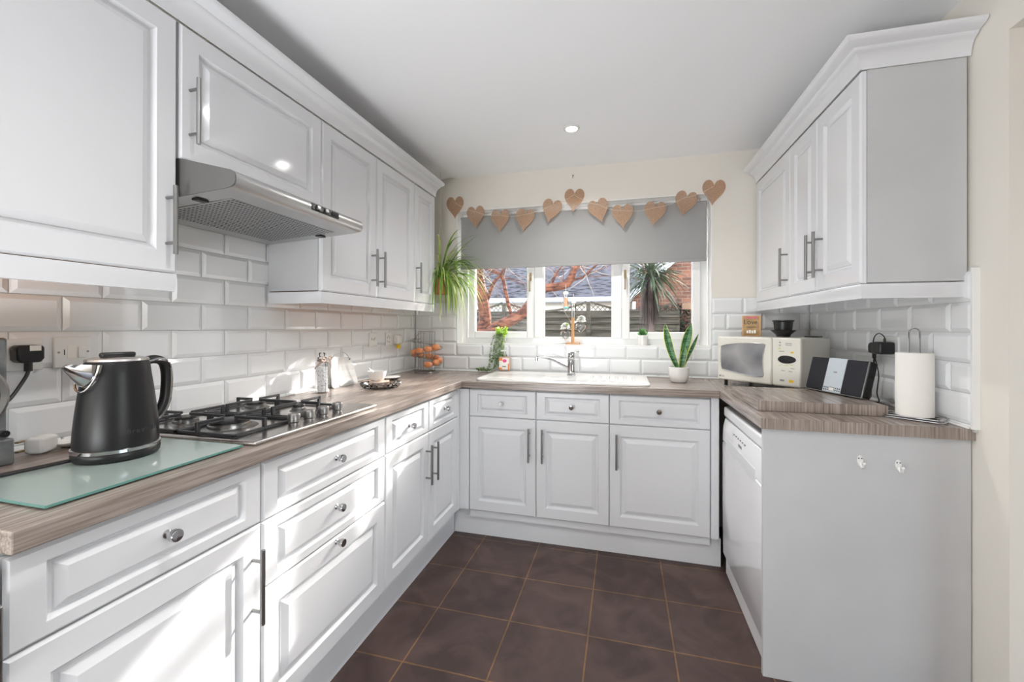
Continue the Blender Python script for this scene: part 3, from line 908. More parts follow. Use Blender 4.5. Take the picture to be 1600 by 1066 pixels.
# gas hob
HX0, HX1, HY0, HY1 = .060, .574, .912, 1.492
hb = thing('gas_hob', 'stainless steel four-burner gas hob with black pan supports', 'hob', (.317, 1.2, ZT))
MB().box(HX0, HY0, ZT + .001, HX1, HY1, ZT + .012).build('base_plate', 'hob_steel', hb, world=True, bevel=.0055, seg=4)
hz = ZT + .012
def burner(x, y, r):
    mb = MB(); mb.lathe([(r * 1.45, 0), (r * 1.4, .0015), (r * 1.1, .004), (r * 1.08, .011), (r, .013), (r, .016), (.0005, .017)], (x, y, hz), 'z', 32, cap=False)
    b = mb.build('burner', 'nickel', hb, world=True)
    MB().lathe([(r * .95, .0165), (r * .97, .021), (r * .9, .0235), (.0005, .025)], (x, y, hz), 'z', 32, cap=False).build('burner_cap', 'black', b, world=True)
for x, y, r in ((.345, 1.035, .054), (.165, 1.035, .032), (.365, 1.30, .022), (.165, 1.30, .034)):
    burner(x, y, r)
def grate(x0, x1, y0, y1, cs):
    mb = MB(); t = .005; z0, z1 = hz + .001, hz + .009
    for a in ((x0, y0, x1, y0 + 2 * t), (x0, y1 - 2 * t, x1, y1), (x0, y0, x0 + 2 * t, y1), (x1 - 2 * t, y0, x1, y1)):
        mb.box(a[0], a[1], z0, a[2], a[3], z1)
    zt = hz + .037
    for (cx, cy, r) in cs:
        for dx, dy in ((1, 0), (-1, 0), (0, 1), (0, -1)):
            ex = {1: x1 - t, -1: x0 + t}.get(dx, cx); ey = {1: y1 - t, -1: y0 + t}.get(dy, cy)
            # keep fingers inside their burner's half
            if dx == 1 and cx < .3: ex = .262
            if dx == -1 and cx > .3: ex = .272
            ix, iy = cx + dx * r, cy + dy * r
            w = t * .9
            if dx:
                lo, hi = sorted((ix, ex)); mb.box(lo, cy - w, zt - .009, hi, cy + w, zt)
                mb.box(ex - w * 1.3, cy - w, z0, ex + w * 1.3, cy + w, zt)
            else:
                lo, hi = sorted((iy, ey)); mb.box(cx - w, lo, zt - .009, cx + w, hi, zt)
                mb.box(cx - w, ey - w * 1.3, z0, cx + w, ey + w * 1.3, zt)
    mb.box(.258, y0, z0, .276, y1, z1)
    return mb.build('pan_support', 'iron', hb, world=True, bevel=.002)
grate(.075, .485, .928, 1.168, [(.345, 1.035, .022), (.165, 1.035, .018)])
grate(.075, .455, 1.176, 1.412, [(.365, 1.30, .014), (.165, 1.30, .018)])
for x, y in ((.512, 1.118), (.514, 1.182), (.516, 1.248), (.516, 1.322)):
    MB().lathe([(.0165, 0), (.0165, .005), (.0145, .006), (.0185, .009), (.0185, .031), (.017, .033), (.0005, .0335)], (x, y, hz), 'z', 24, cap=False).build('control_knob', 'nickel', hb, world=True, smooth=40)

# tall glass jar with ribbon
jr = thing('glass_jar', 'tall clear ridged jar tied with a taupe ribbon, behind the hob', 'jar', (.098, 1.745, ZT))
mb = MB()
seg = 32
ring = lambda r, h, rip=0: [((r + rip * math.cos(k * PI)) * math.cos(2 * PI * k / seg), (r + rip * math.cos(k * PI)) * math.sin(2 * PI * k / seg), h) for k in range(seg)]
mb.loft([ring(.024, .0), ring(.032, .004, .0008), ring(.032, .130, .0008), ring(.026, .150), ring(.019, .158), ring(.019, .166), ring(.021, .168)], cap=False)
mb.build('glass', 'clear_thick', jr, smooth=20)
mb = MB(); mb.lathe([(.0005, .168), (.021, .169), (.021, .174), (.012, .178), (.012, .184), (.016, .192), (.012, .198), (.0005, .2)], seg=20, cap=False); mb.build('stopper', 'clear_thick', jr)
mb = MB(); mb.lathe([(.0005, .006), (.028, .006), (.028, .128), (.0005, .129)], seg=24, cap=False)
cr = tex(mat('bath_crystals', (.72, .72, .74), .25), 'voronoi', base=(.85, .85, .87), c2=(.30, .31, .34), lo=.1, hi=.5, nscale=110, bump=.8, bdist=.003)
mb.build('contents', cr, jr)
M['ribbon'] = mat('ribbon', (.36, .28, .24), .6)
mb = MB(); mb.lathe([(.0205, .154), (.0225, .157), (.0225, .163), (.0205, .166)], seg=24, cap=False)
for s, e in ((1, (.004, -.062, .118)), (-1, (.02, .04, .112))):
    mb.blade(smoothpath([(.022, 0, .160), ((.022 + e[0]) / 2 + .006, e[1] / 2, .153), e], 4), .014, (1, 0, .2))
for s in (1, -1):
    mb.blade(smoothpath([(.022, 0, .161), (.026, s * .018, .176), (.026, s * .032, .170), (.024, s * .018, .158), (.022, 0, .160)], 4), .012, (1, 0, 0))
mb.build('ribbon', 'ribbon', jr, smooth=60)

# leaning whitewashed sign board
sg = thing('sign_board', 'whitewashed board with a wire hanger leaning on the tiles behind the hob', 'sign', (.04, 1.98, ZT))
tilt = .026
mb = MB()
pts = []
for cx, cz, a0 in ((2.065, ZT + .016, -90), (2.05, ZT + .135, 0), (1.90, ZT + .15, 90), (1.88, ZT + .016, 180)):
    for k in range(5):
        a = R(a0 + k * 22.5); r = .016
        pts.append((cx + r * math.cos(a), cz + r * math.sin(a)))
v = []
for d in (0, .008):
    for y, z in pts:
        v.append((.058 + d - (z - ZT) * .24, y, z + .001))
n_ = len(pts)
mb.add(v, [tuple(range(n_)), tuple(range(2 * n_ - 1, n_ - 1, -1))] + [(i, (i + 1) % n_, n_ + (i + 1) % n_, n_ + i) for i in range(n_)])
mb.build('board', tex(mat('whitewashed_wood', (.78, .78, .76), .8), scale=(8, 2, 30), base=(.62, .62, .61), c2=(.45, .45, .45)), sg, world=True, smooth=0)
mb = MB(); mb.tube(smoothpath([(.03, 1.90, ZT + .155), (.032, 1.93, ZT + .178), (.032, 1.98, ZT + .186), (.032, 2.02, ZT + .172), (.03, 2.045, ZT + .15)], 5), .0014, 6); mb.build('hanger', 'wire', sg, world=True)
MB().ball((.036, 2.045, ZT + .142), .004).build('rivet', 'wire', sg, world=True)

# glass plate, bowl on saucer, dark dish
gp = thing('glass_dish', 'round clear cut-glass dish on the worktop in front of the bowl', 'dish', (.275, 1.985, ZT))
mb = MB(); seg = 48
mb.loft([ring(.001, .006), ring(.05, .006), ring(.088, .010), ring(.100, .026, .0018), ring(.108, .030, .0022), ring(.102, .020, .0018), ring(.092, .004), ring(.001, .0025)], cap=False) if False else None
def rg(r, h, rip=0):
    return [((r + rip * (1 if k % 2 else -1)) * math.cos(2 * PI * k / 48), (r + rip * (1 if k % 2 else -1)) * math.sin(2 * PI * k / 48), h) for k in range(48)]
mb.loft([rg(.001, .007), rg(.05, .007), rg(.088, .010), rg(.096, .022, .0018), rg(.104, .027, .0022), rg(.106, .024, .0022), rg(.100, .010, .0018), rg(.092, .001), rg(.001, .0005)], cap=False)
mb.build('dish', 'clear_thick', gp, smooth=20)
bw = thing('bowl', 'small white bowl with a spoon on a pale saucer', 'bowl', (.163, 2.12, ZT + .012))
MB().lathe([(.0005, .0), (.032, .0), (.034, .004), (.046, .022), (.053, .052), (.054, .060), (.051, .058), (.044, .022), (.030, .009), (.0005, .008)], seg=36, cap=False).build('bowl_body', 'ceramic', bw, smooth=50)
mb = MB(); mb.tube(smoothpath([(.01, .01, .02), (-.01, -.03, .06), (-.02, -.05, .078)], 4), .003, 8, flat=.6); mb.build('spoon', 'ceramic', bw)
M['saucer'] = mat('pink_beige_wood', (.62, .47, .38), .6)
tag(MB().lathe([(.0005, 0), (.05, 0), (.075, .006), (.078, .011), (.072, .0095), (.0005, .0095)], (.163, 2.12, ZT + .001), 'z', 36, cap=False).build('saucer', 'saucer', None), 'pale round wooden saucer under the white bowl', 'saucer')
sd = thing('shell_dish', 'shallow dark dish with a pale rim beside the white bowl', 'dish', (.165, 2.265, ZT))
MB().lathe([(.0005, .002), (.035, .0), (.055, .012), (.057, .018), (.0005, .016)], seg=28, sx=.9, sy=1.2, cap=False).build('base', 'dark_rubber', sd)
MB().lathe([(.057, .018), (.058, .021), (.03, .023), (.0005, .023)], seg=28, sx=.9, sy=1.2, cap=False).build('lid', 'ceramic', sd)

# far left-wall sockets and air freshener
p = plate('white single wall plate above the white bowl', 2.262, 2.348, 1.142, 1.228, name='wall_socket')
for y, z in ((2.285, 1.19), (2.305, 1.186), (2.318, 1.192)):
    MB().box(.0175, y - .003, z - .007, .0182, y + .003, z + .007).build('slot', 'grey_ink', p, world=True, smooth=0)
p = plate('white double wall socket near the back corner', 2.445, 2.59, 1.142, 1.228, name='wall_socket')
for y, z in ((2.462, 1.195), (2.475, 1.205), (2.488, 1.195), (2.462, 1.17), (2.482, 1.165)):
    MB().box(.0175, y - .003, z - .005, .0182, y + .003, z + .005).build('slot', 'grey_ink', p, world=True, smooth=0)
af = thing('air_freshener', 'white plug-in air freshener with a yellow refill in the corner socket', 'air freshener', (.04, 2.555, 1.12))
MB().box(.0185, 2.53, 1.148, .062, 2.585, 1.212).build('housing', 'plastic_white', af, world=True, bevel=.012, seg=3)
MB().lathe([(.0005, -.03), (.013, -.03), (.016, -.02), (.014, -.006), (.008, .0)], (.044, 2.557, 1.148), 'z', 20, cap=False).build('refill', 'yellow', af, world=True)

# egg helter-skelter rack with eggs
EX, EY = .177, 2.715
er = thing('egg_rack', 'grey wire spiral egg rack in the left worktop corner', 'egg rack', (EX, EY, ZT))
mb = MB(); mb.tube([(.085 * math.cos(a), .085 * math.sin(a), .003) for a in [2 * PI * k / 32 for k in range(32)]], .0028, 6, closed=True)
mb.tube([(.070 * math.cos(a), .070 * math.sin(a), .010) for a in [2 * PI * k / 32 for k in range(32)]], .0016, 6, closed=True)
mb.build('base_ring', 'wire', er)
for k in range(6):
    a = 2 * PI * k / 6 + .3
    MB().tube([(.060 * math.cos(a), .060 * math.sin(a), .003), (.060 * math.cos(a), .060 * math.sin(a), .292)], .0018, 6).build('post', 'wire', er)
mb = MB(); mb.tube([(.060 * math.cos(a), .060 * math.sin(a), .292) for a in [2 * PI * k / 32 for k in range(32)]], .0018, 6, closed=True); mb.build('top_ring', 'wire', er)
def hel(q, r, dz=0):     # q 0..1 from bottom to top, 1.85 turns; starts at the camera right
    a = R(-65) + q * 2 * PI * 1.9
    return (r * math.cos(a), r * math.sin(a), .040 + q * .205 + dz)
for r, dz in ((.066, 0), (.112, 0)):
    mb = MB(); mb.tube([hel(k / 90, r, dz) for k in range(91)], .0023, 6); mb.build('spiral_rail', 'wire', er)
for i in range(20):
    q = i / 19
    MB().tube([hel(q, .066), hel(q, .089, -.008), hel(q, .112)], .0015, 5).build('rung', 'wire', er)
mb = MB(); mb.tube(smoothpath([hel(1, .112), hel(1.01, .125, .02), hel(1.03, .112, .035), hel(1.05, .09, .02)], 4), .0017, 6); mb.build('end_hook', 'wire', er)
places = ['lowest on the spiral rack, at its front middle', 'just right of the lowest egg on the rack', 'rightmost egg, low on the rack', 'low at the back right of the rack, behind the wires', 'at the back middle of the rack, between the wires', 'at the back left of the rack, behind the wires', 'at the left bulge of the rack, behind the leftmost egg', 'leftmost egg of the rack', 'in the upper row, next to the leftmost egg', 'in the upper row, just left of the topmost egg', 'topmost on the rack, right end of the upper row']
egg0 = None
for i in range(11):
    q = .012 + i * .0585
    x, y, z = hel(q, .089)
    if egg0 is None:
        mb = MB(); prof = []
        for k in range(15):
            a = -PI / 2 + PI * k / 14
            prof.append((max(1e-5, .0245 * math.cos(a) * (1 - .10 * math.sin(a))), .030 * math.sin(a)))
        mb.lathe(prof, seg=24, cap=False)
        egg0 = mb.build('egg', 'egg', None, origin=0, smooth=80); e = egg0
    else:
        e = egg0.copy(); COL.objects.link(e)
    a = math.atan2(y, x)
    e.rotation_euler = (R(80), R(10 * math.sin(i * 2.3)), a + R(20 * math.sin(i * 1.7)))
    e.location = (EX + x, EY + y, ZT + z + .0185)
    tag(e, 'brown egg ' + places[i], 'egg', 'brown eggs on the spiral rack')

# trailing plant on the sill, soap bottle
tp = thing('trailing_plant', 'trailing plant in a pale pot hanging from sill down to the worktop', 'plant', (.685, 2.908, WZ0 + .004))
MB().lathe([(.0005, 0), (.024, 0), (.031, .055), (.033, .062), (.028, .060), (.0005, .050)], seg=24, cap=False).build('pot', 'ceramic', tp)
mb = MB(); mbl = MB()
rnd = random.Random(3)
def leaf(m_, p, d, s):
    d = Vector(d).normalized(); p = Vector(p); t = d.orthogonal().normalized(); t = Matrix.Rotation(rnd.random() * 6.28, 3, d) @ t
    q = d.cross(t)
    m_.add([p, p + d * s * .4 + t * s * .38, p + d * s + q * s * .1, p + d * s * .4 - t * s * .38], [(0, 1, 2, 3)])
for i in range(330):
    a = rnd.random() * 6.28; e = rnd.random()
    p = Vector((math.cos(a) * .034 * rnd.random() ** .5 * 1.15, math.sin(a) * .030 * rnd.random() ** .5 - .008, .060 + .062 * rnd.random() * (1 - .3 * e)))
    leaf(mbl, p, (math.cos(a), math.sin(a), rnd.random() * 1.2 - .2), .014)
stems = MB()
def strand(pts, dens, size, lm):
    sp = smoothpath(pts, 10); stems.tube(sp, .0009, 5)
    for k in range(dens):
        q = sp[int(rnd.random() * (len(sp) - 1))]
        leaf(lm, q, (rnd.uniform(-1, 1), rnd.uniform(-1, .4), rnd.uniform(-.6, .4)), size * rnd.uniform(.7, 1.2))
yf = -.062
for k in range(9):
    x0 = -.035 + k * .0085
    zend = -.135 + .035 * math.sin(k * 2.1) - (.0 if k % 3 else .0)
    strand([(x0 * .5, -.01, .07), (x0, yf * .8, .055), (x0 * 1.1 - .002, yf, -.02), (x0 * 1.2 - .005, yf - .006, -.10), (x0 * 1.4 - .012, yf - .008, zend)], 70, .013, mbl if k > 6 else mb)
strand([(-.02, -.01, .07), (-.045, yf, .05), (-.062, yf - .005, -.03), (-.068, yf - .008, -.10), (-.075, yf - .01, -.16), (-.085, yf - .02, -.184)], 110, .011, mb)
strand([(-.0, -.02, .0), (.0, yf, -.08), (-.03, yf - .01, -.16), (-.06, yf - .03, -.184), (-.10, yf - .05, -.186), (-.150, yf - .03, -.184)], 120, .014, mb)
for k in range(5):
    strand([(-.15 + .012 * k, yf - .03, -.185), (-.155 + .014 * k, yf - .035 - .008 * k, -.176)], 16, .018, mb)
mb.build('trailing_leaves', 'trail', tp); mbl.build('crown_leaves', 'trail_lime', tp); stems.build('stems', 'trail', tp)

sb = thing('soap_bottle', 'clear pump bottle of hand soap with an orange and pink label', 'soap bottle', (.730, 2.822, ZT + .018))
MB().box(-.040, -.020, 0, .044, .022, .100).build('bottle', mat('soap_liquid', (.85, .62, .50), .15, Transmission_Weight=.4), sb, bevel=.012, seg=3)
lb = MB().box(-.034, -.0212, .010, .038, -.0205, .088).build('label', 'label_white', sb, smooth=0)
MB().lathe([(.015, 0), (.0005, -.0004)], (.006, -.0213, .070), 'y', 20, sx=.8, cap=True).build('flower_print', 'pink', lb)
mb = MB(); mb.box(-.034, -.0219, .070, -.010, -.0213, .088); mb.box(-.034, -.0219, .010, -.012, -.0213, .022); mb.box(.03, -.0219, .010, .038, -.0213, .05); mb.build('orange_print', 'orange_label', lb, smooth=0)
MB().box(-.012, -.0219, .026, .016, -.0213, .034).build('small_print', 'grey_ink', lb, smooth=0)
MB().lathe([(.016, .100), (.017, .112), (.006, .114), (.005, .136), (.0005, .136)], seg=16, cap=False).build('collar', 'clear_thick', sb)
MB().box(-.030, -.006, .134, .012, .006, .146).build('pump', 'plastic_white', sb, bevel=.004)

# ================================================================ SINK AND TAP
sk = thing('sink', 'white ceramic inset sink with drainer under the window', 'sink', (1.18, 2.6, ZT))
def rrect(x0, y0, x1, y1, r, z, n=6):
    pts = []
    for cx, cy, a0 in ((x1 - r, y1 - r, 0), (x0 + r, y1 - r, 90), (x0 + r, y0 + r, 180), (x1 - r, y0 + r, 270)):
        for k in range(n + 1):
            a = R(a0 + 90 * k / n); pts.append((cx + r * math.cos(a), cy + r * math.sin(a), z))
    return pts
sx0, sx1, sy0, sy1 = .672, 1.690, 2.364, 2.842
hz_ = ZT + .001
mb = MB()
mb.loft([rrect(sx0, sy0, sx1, sy1, .05, hz_), rrect(sx0, sy0, sx1, sy1, .05, hz_ + .009), rrect(sx0 + .004, sy0 + .004, sx1 - .004, sy1 - .004, .047, hz_ + .013), rrect(sx0 + .012, sy0 + .012, sx1 - .012, sy1 - .012, .04, hz_ + .0135), rrect(sx0 + .02, sy0 + .02, sx1 - .02, sy1 - .02, .035, hz_ + .0115)])
def basin(x0, y0, x1, y1, dp, r=.045):
    return [rrect(x0, y0, x1, y1, r, hz_ + .0122), rrect(x0 + .003, y0 + .003, x1 - .003, y1 - .003, r - .002, hz_ + .0135), rrect(x0 + .008, y0 + .008, x1 - .008, y1 - .008, r - .004, hz_ + .0130), rrect(x0 + .012, y0 + .012, x1 - .012, y1 - .012, r - .006, hz_ + .0118)]
mb.build('rim', 'sink', sk, world=True, smooth=40)
M['sink_shade'] = mat('sink_basin_shaded', (.66, .655, .64), .2)  # greyer sink white for flat plates; basin shade is put into the colour
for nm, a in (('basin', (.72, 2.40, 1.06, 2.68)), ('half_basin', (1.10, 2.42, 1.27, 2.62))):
    MB().loft([rrect(*a, .045, hz_ + .0125), rrect(a[0] + .012, a[1] + .012, a[2] - .012, a[3] - .012, .04, hz_ + .0128)], cap=True).build(nm, 'sink_shade', sk, world=True)
mb = MB()
for k in range(6):
    x = 1.345 + k * .05
    mb.loft([rrect(x, 2.43, x + .02, 2.70, .008, hz_ + .0116), rrect(x + .003, 2.433, x + .017, 2.697, .006, hz_ + .0148)])
mb.build('drainer_ribs', 'sink', sk, world=True)
tpz = hz_ + .0125
tap = thing('mixer_tap', 'chrome single-lever mixer tap with a long curved spout', 'tap', (1.217, 2.70, tpz))
MB().lathe([(.0005, 0), (.029, 0), (.029, .006), (.024, .010), (.0235, .098), (.0215, .102), (.0005, .102)], seg=32, cap=False).build('body', 'chrome', tap, smooth=50)
MB().lathe([(.0215, .104), (.0225, .106), (.0225, .140), (.021, .146), (.0005, .147)], seg=32, cap=False).build('cartridge_cap', 'chrome', tap, smooth=50)
mb = MB(); mb.loft([[(x, y, z) for y, z in ((-w, .146 + dz), (w, .146 + dz), (w, .152 + dz), (-w, .152 + dz))] for x, w, dz in ((-.02, .012, 0), (.02, .011, .001), (.052, .007, .004))]); mb.build('lever', 'chrome', tap, bevel=.002)
mb = MB(); mb.tube(smoothpath([(-.012, 0, .045), (-.06, -.006, .068), (-.12, -.012, .097), (-.17, -.018, .112), (-.205, -.022, .116), (-.224, -.024, .113)], 6), .0085, 12, taper=lambda q: 1.05 - .25 * q); s_ = mb.build('spout', 'chrome', tap)
MB().lathe([(.0005, .09), (.0105, .09), (.0105, .118), (.0005, .119)], (-.226, -.024, 0), 'z', 20, cap=False).build('aerator', 'chrome', s_)

# ================================================================ WINDOW SILL THINGS
fs = thing('flower_stand', 'oak stand on the sill with two hanging glass heart vases of white flowers', 'vase stand', (1.203, 2.905, WZ0 + .004))
MB().box(-.048, -.024, 0, .048, .026, .012).build('base', 'pine', fs, bevel=.002)
MB().box(-.010, -.012, .012, .008, .012, .186).build('post', 'pine', fs, bevel=.001).rotation_euler = (0, 0, R(18))
def heart_pts(w, h, n=28):
    pts = []
    for k in range(n):
        t = 2 * PI * k / n
        x = 16 * math.sin(t) ** 3; y = 13 * math.cos(t) - 5 * math.cos(2 * t) - 2 * math.cos(3 * t) - math.cos(4 * t)
        pts.append((x / 32 * w, (y + 2.5) / 29 * h))
    return pts
for sx_, z_, nm in ((-.052, .070, 'left'), (.055, .120, 'right')):
    hp_ = heart_pts(.072, .072)
    mb = MB(); rings = []
    for s, d in ((.25, -.014), (.8, -.010), (1, 0), (.8, .010), (.25, .014)):
        rings.append([(sx_ + x * s, d, z_ - .01 + z * s) for x, z in hp_])
    mb.loft(rings)
    mb.tube([(sx_, 0, z_ + .018), (sx_, 0, z_ + .042)], .007, 12)
    vv = mb.build('glass_heart', 'clear_thick', fs)
    MB().tube([(0, 0, z_ + .036), (sx_, 0, z_ + .036)], .0015, 6).build('hook_wire', 'wire', vv)
    mb = MB()
    for k in range(90):
        a = rnd.random() * 6.28; e = rnd.uniform(-.35, 1.5)
        d = Vector((math.cos(a) * math.sin(e + .35), math.sin(a) * math.sin(e + .35) - .15, math.cos(e + .35)))
        c = Vector((sx_ + (.0 if sx_ < 0 else .004), -.004, z_ + .052))
        mb.blade([c, c + d * .012, c + d * .024, c + d * .036 - Vector((0, 0, .003 + .010 * rnd.random()))], .013, (rnd.uniform(-1, 1), -1, rnd.uniform(-1, 1)))
    fl = mb.build('flower_head', 'petal', vv)
    if sx_ < 0:
        MB().ball((sx_ + .012, -.016, z_ + .070), .010, 12, 8).build('flower_eye', 'trail_lime', fl)
su = thing('succulent', 'tiny spiky succulent in a white pot on the window sill', 'plant', (1.671, 2.905, WZ0 + .004))
MB().lathe([(.0005, 0), (.025, 0), (.029, .004), (.033, .066), (.030, .068), (.028, .060), (.0005, .058)], seg=28, cap=False).build('pot', 'ceramic', su)
mb = MB()
for k in range(60):
    a = k * 2.4; e = .15 + 1.15 * ((k % 20) / 20)
    d = Vector((math.cos(a) * math.sin(e), math.sin(a) * math.sin(e), math.cos(e)))
    mb.blade([Vector((0, 0, .060)) + d * .006, Vector((0, 0, .062)) + d * .03, Vector((0, 0, .068)) + d * (.052 - .012 * e)], .0085, (-d.y, d.x, .6))
mb.build('leaves', 'succulent', su)

sp_ = thing('snake_plant', 'snake plant with four green blades in a white pot on the worktop', 'plant', (1.866, 2.635, ZT))
MB().lathe([(.0005, 0), (.040, 0), (.048, .006), (.058, .045), (.0605, .090), (.0575, .092), (.054, .078), (.0005, .076)], seg=36, cap=False).build('pot', 'ceramic', sp_, smooth=50)
MB().lathe([(.0005, .079), (.0545, .078)], seg=24, cap=False).build('soil', 'soil', sp_)
sm = mat('snake_leaf', (.05, .17, .06), .35)
def snake_mat():
    nt = sm.node_tree; b = nt.nodes['Principled BSDF']
    tc = nt.nodes.new('ShaderNodeTexCoord'); mp = nt.nodes.new('ShaderNodeMapping'); mp.inputs['Scale'].default_value = (12, 12, 75)
    n = nt.nodes.new('ShaderNodeTexNoise'); n.inputs['Scale'].default_value = 1.2; n.inputs['Detail'].default_value = 3
    r = nt.nodes.new('ShaderNodeValToRGB'); r.color_ramp.elements[0].position = .42; r.color_ramp.elements[0].color = (.018, .085, .03, 1); r.color_ramp.elements[1].position = .58; r.color_ramp.elements[1].color = (.10, .26, .10, 1)
    nt.links.new(tc.outputs['Object'], mp.inputs[0]); nt.links.new(mp.outputs[0], n.inputs[0]); nt.links.new(n.outputs[0], r.inputs[0]); nt.links.new(r.outputs[0], b.inputs['Base Color'])
snake_mat()
M['snake_edge'] = leafmat('snake_leaf_edge', (.60, .62, .14), (.50, .55, .12), .3, 30)
def sleaf(base, tip, w, bow, face):
    base, tip, bow, face = map(Vector, (base, tip, bow, face)); n = 14
    mid = (base + tip) / 2 + bow
    path = [(1 - t) ** 2 * base + 2 * t * (1 - t) * mid + t * t * tip for t in [k / n for k in range(n + 1)]]
    def strip(o0, o1, dz=0):
        mb = MB(); v = []; f = []
        for i, p in enumerate(path):
            q = i / n
            ww = w * (.45 + 1.0 * q - .35 * q * q) * (1 if q < .5 else max(.02, 1 - ((q - .5) / .5) ** 2.2))
            t = (path[min(i + 1, n)] - path[max(i - 1, 0)]).normalized(); a = t.cross(face).normalized(); nn = a.cross(t)
            for sgn in ((-1, 1)):
                for o in ((o0, o1) if sgn > 0 else (-o1, -o0)):
                    v.append(p + a * o * ww + nn * (abs(o) * ww * .35))
        for i in range(n):
            k = i * 4
            if o0 == 0:
                f += [(k, k + 1, k + 5, k + 4), (k + 2, k + 3, k + 7, k + 6)]
            else:
                f += [(k, k + 1, k + 5, k + 4), (k + 2, k + 3, k + 7, k + 6)]
        mb.add(v, f); return mb
    l = strip(0, .42).build('leaf', sm, sp_)
    strip(.42, .5).build('leaf_edge', 'snake_edge', l)
sleaf((-.004, 0, .078), (-.078, .0, .352), .052, (-.022, 0, -.015), (0, -1, .1))
sleaf((.010, -.005, .078), (.070, .0, .352), .062, (-.012, 0, .0), (.1, -1, .1))
sleaf((.006, -.022, .076), (.030, -.03, .215), .046, (.0, -.01, 0), (.2, -1, .2))
sleaf((.018, .012, .078), (.112, .02, .290), .026, (-.004, 0, -.012), (.3, -1, .1))

# hanging spider plant
SPX, SPY, SPZ = .275, 2.735, 1.60
sp2 = thing('spider_plant', 'leafy spider plant hanging in a terracotta pot beside the window', 'plant', (SPX, SPY, SPZ))
MB().lathe([(.0005, -.10), (.052, -.10), (.070, -.01), (.076, -.01), (.076, .012), (.068, .012), (.064, -.005), (.0005, -.005)], seg=28, cap=False).build('pot', 'terracotta', sp2)
for k in range(3):
    a = 2 * PI * k / 3 + .4
    MB().tube([(.072 * math.cos(a), .072 * math.sin(a), .01), (0, 0, .42)], .0012, 5).build('cord', 'string', sp2)
MB().tube([(0, 0, .42), (0, 0, 2.374 - SPZ)], .0015, 6).build('cord', 'string', sp2)
rnd = random.Random(11)
def spider(mb, a, el, ln, w, droop, base=(0, 0, .0)):
    pts = []; p = Vector(base) + Vector((math.cos(a), math.sin(a), 0)) * .015; d = Vector((math.cos(a) * math.cos(el), math.sin(a) * math.cos(el), math.sin(el)))
    for k in range(11):
        q = p.copy()
        if SPY + q.y > YB - .02: q.y = YB - .02 - SPY
        if SPX + q.x < .03: q.x = .03 - SPX
        if SPY + q.y < 2.63 and SPX + q.x < .31 and True: q.y = 2.63 - SPY
        pts.append(q); p = p + d * ln / 10; d = (d + Vector((0, 0, -droop / 10))).normalized()
    mb.blade(pts, w, (0, 0, 1) if abs(d.z) < .9 else (math.cos(a), math.sin(a), .3))
g1, g2 = MB(), MB()
for k in range(95):
    a = R(rnd.uniform(-75, 70)) if k % 4 else rnd.random() * 6.28
    spider(g1 if k % 3 else g2, a, R(rnd.uniform(15, 80)), rnd.uniform(.28, .50), rnd.uniform(.008, .013), rnd.uniform(1.6, 3.6))
for k in range(22):
    spider(g2 if k % 3 else g1, R(rnd.uniform(-70, 40)), R(rnd.uniform(0, 40)), rnd.uniform(.24, .40), rnd.uniform(.010, .016), rnd.uniform(4.5, 8))
spider(g1, R(-10), R(62), .42, .014, 1.0); spider(g1, R(5), R(50), .36, .016, 1.2); spider(g2, R(-70), R(70), .34, .012, .8)
g1.build('green_leaves', 'spider', sp2, smooth=60); g2.build('pale_leaves', 'spider_pale', sp2, smooth=60)

# ================================================================ BLIND AND GARLAND
bl = thing('roller_blind', 'grey roller blind pulled halfway down over the window', 'blind', (1.215, 2.905, 1.70))
MB().box(.370, 2.8905, 1.712, 2.060, 2.8915, 2.08).build('fabric', 'blind', bl, world=True, smooth=0)
mb = MB(); mb.tube([(.366, 2.8995, 2.076), (2.064, 2.8995, 2.076)], .010, 20); mb.build('roller', 'blind', bl, world=True)
MB().box(.368, 2.885, 1.694, 2.062, 2.896, 1.714).build('bottom_bar', 'blind', bl, world=True, bevel=.003)
mb = MB(); mb.tube([(2.070, 2.905, 2.08), (2.072, 2.903, 1.9), (2.071, 2.905, 1.72)], .0016, 5); mb.tube([(2.078, 2.905, 2.08), (2.080, 2.903, 1.9), (2.071, 2.905, 1.72)], .0016, 5); mb.build('chain', 'plastic_white', bl, world=True)
hearts = [(.333, 2.151, 0, 'leftmost, on the wall beside the spider plant'), (.498, 2.068, -3, 'second from the left'), (.684, 2.030, 0, 'third from the left'), (.865, 2.024, 8, 'fourth from the left'), (1.055, 2.076, 14, 'fifth from the left, just before the raised middle one'), (1.215, 2.138, 4, 'raised middle one at the top of the window'), (1.386, 2.054, -14, 'fifth from the right, just after the raised middle one'), (1.540, 2.006, -2, 'fourth from the right'), (1.742, 2.010, 8, 'third from the right'), (1.930, 2.062, 13, 'second from the right'), (2.098, 2.122, 5, 'rightmost, on the wall corner')]
hm = []
gl = []
for i, (x, z, rot, w_) in enumerate(hearts):
    on_wall = i in (0, 10, 5)
    y = YB - .006 if on_wall else YB - .010
    mb = MB(); wd, hh = (.137, .168)
    mb.prism([(a, b) for a, b in heart_pts(wd, hh, 40)], 'y', -.0012, .0012)
    if i == 0:
        h0 = mb.build('burlap_heart', 'burlap', None, origin=0, smooth=30); h = h0
    else:
        h = h0.copy(); COL.objects.link(h)
    h.location = (x, y, z); h.rotation_euler = (0, R(rot), 0)
    tag(h, 'brown burlap heart on the garland, ' + w_, 'heart', 'burlap hearts of the garland')
    gl.append((x, y - .003, z + .042))
mb = MB(); pts = []
for i in range(len(gl) - 1):
    a, b = Vector(gl[i]), Vector(gl[i + 1])
    for k in range(8):
        t = k / 8; p = a.lerp(b, t); p.z -= .012 * 4 * t * (1 - t); pts.append(p)
pts.append(Vector(gl[-1]))
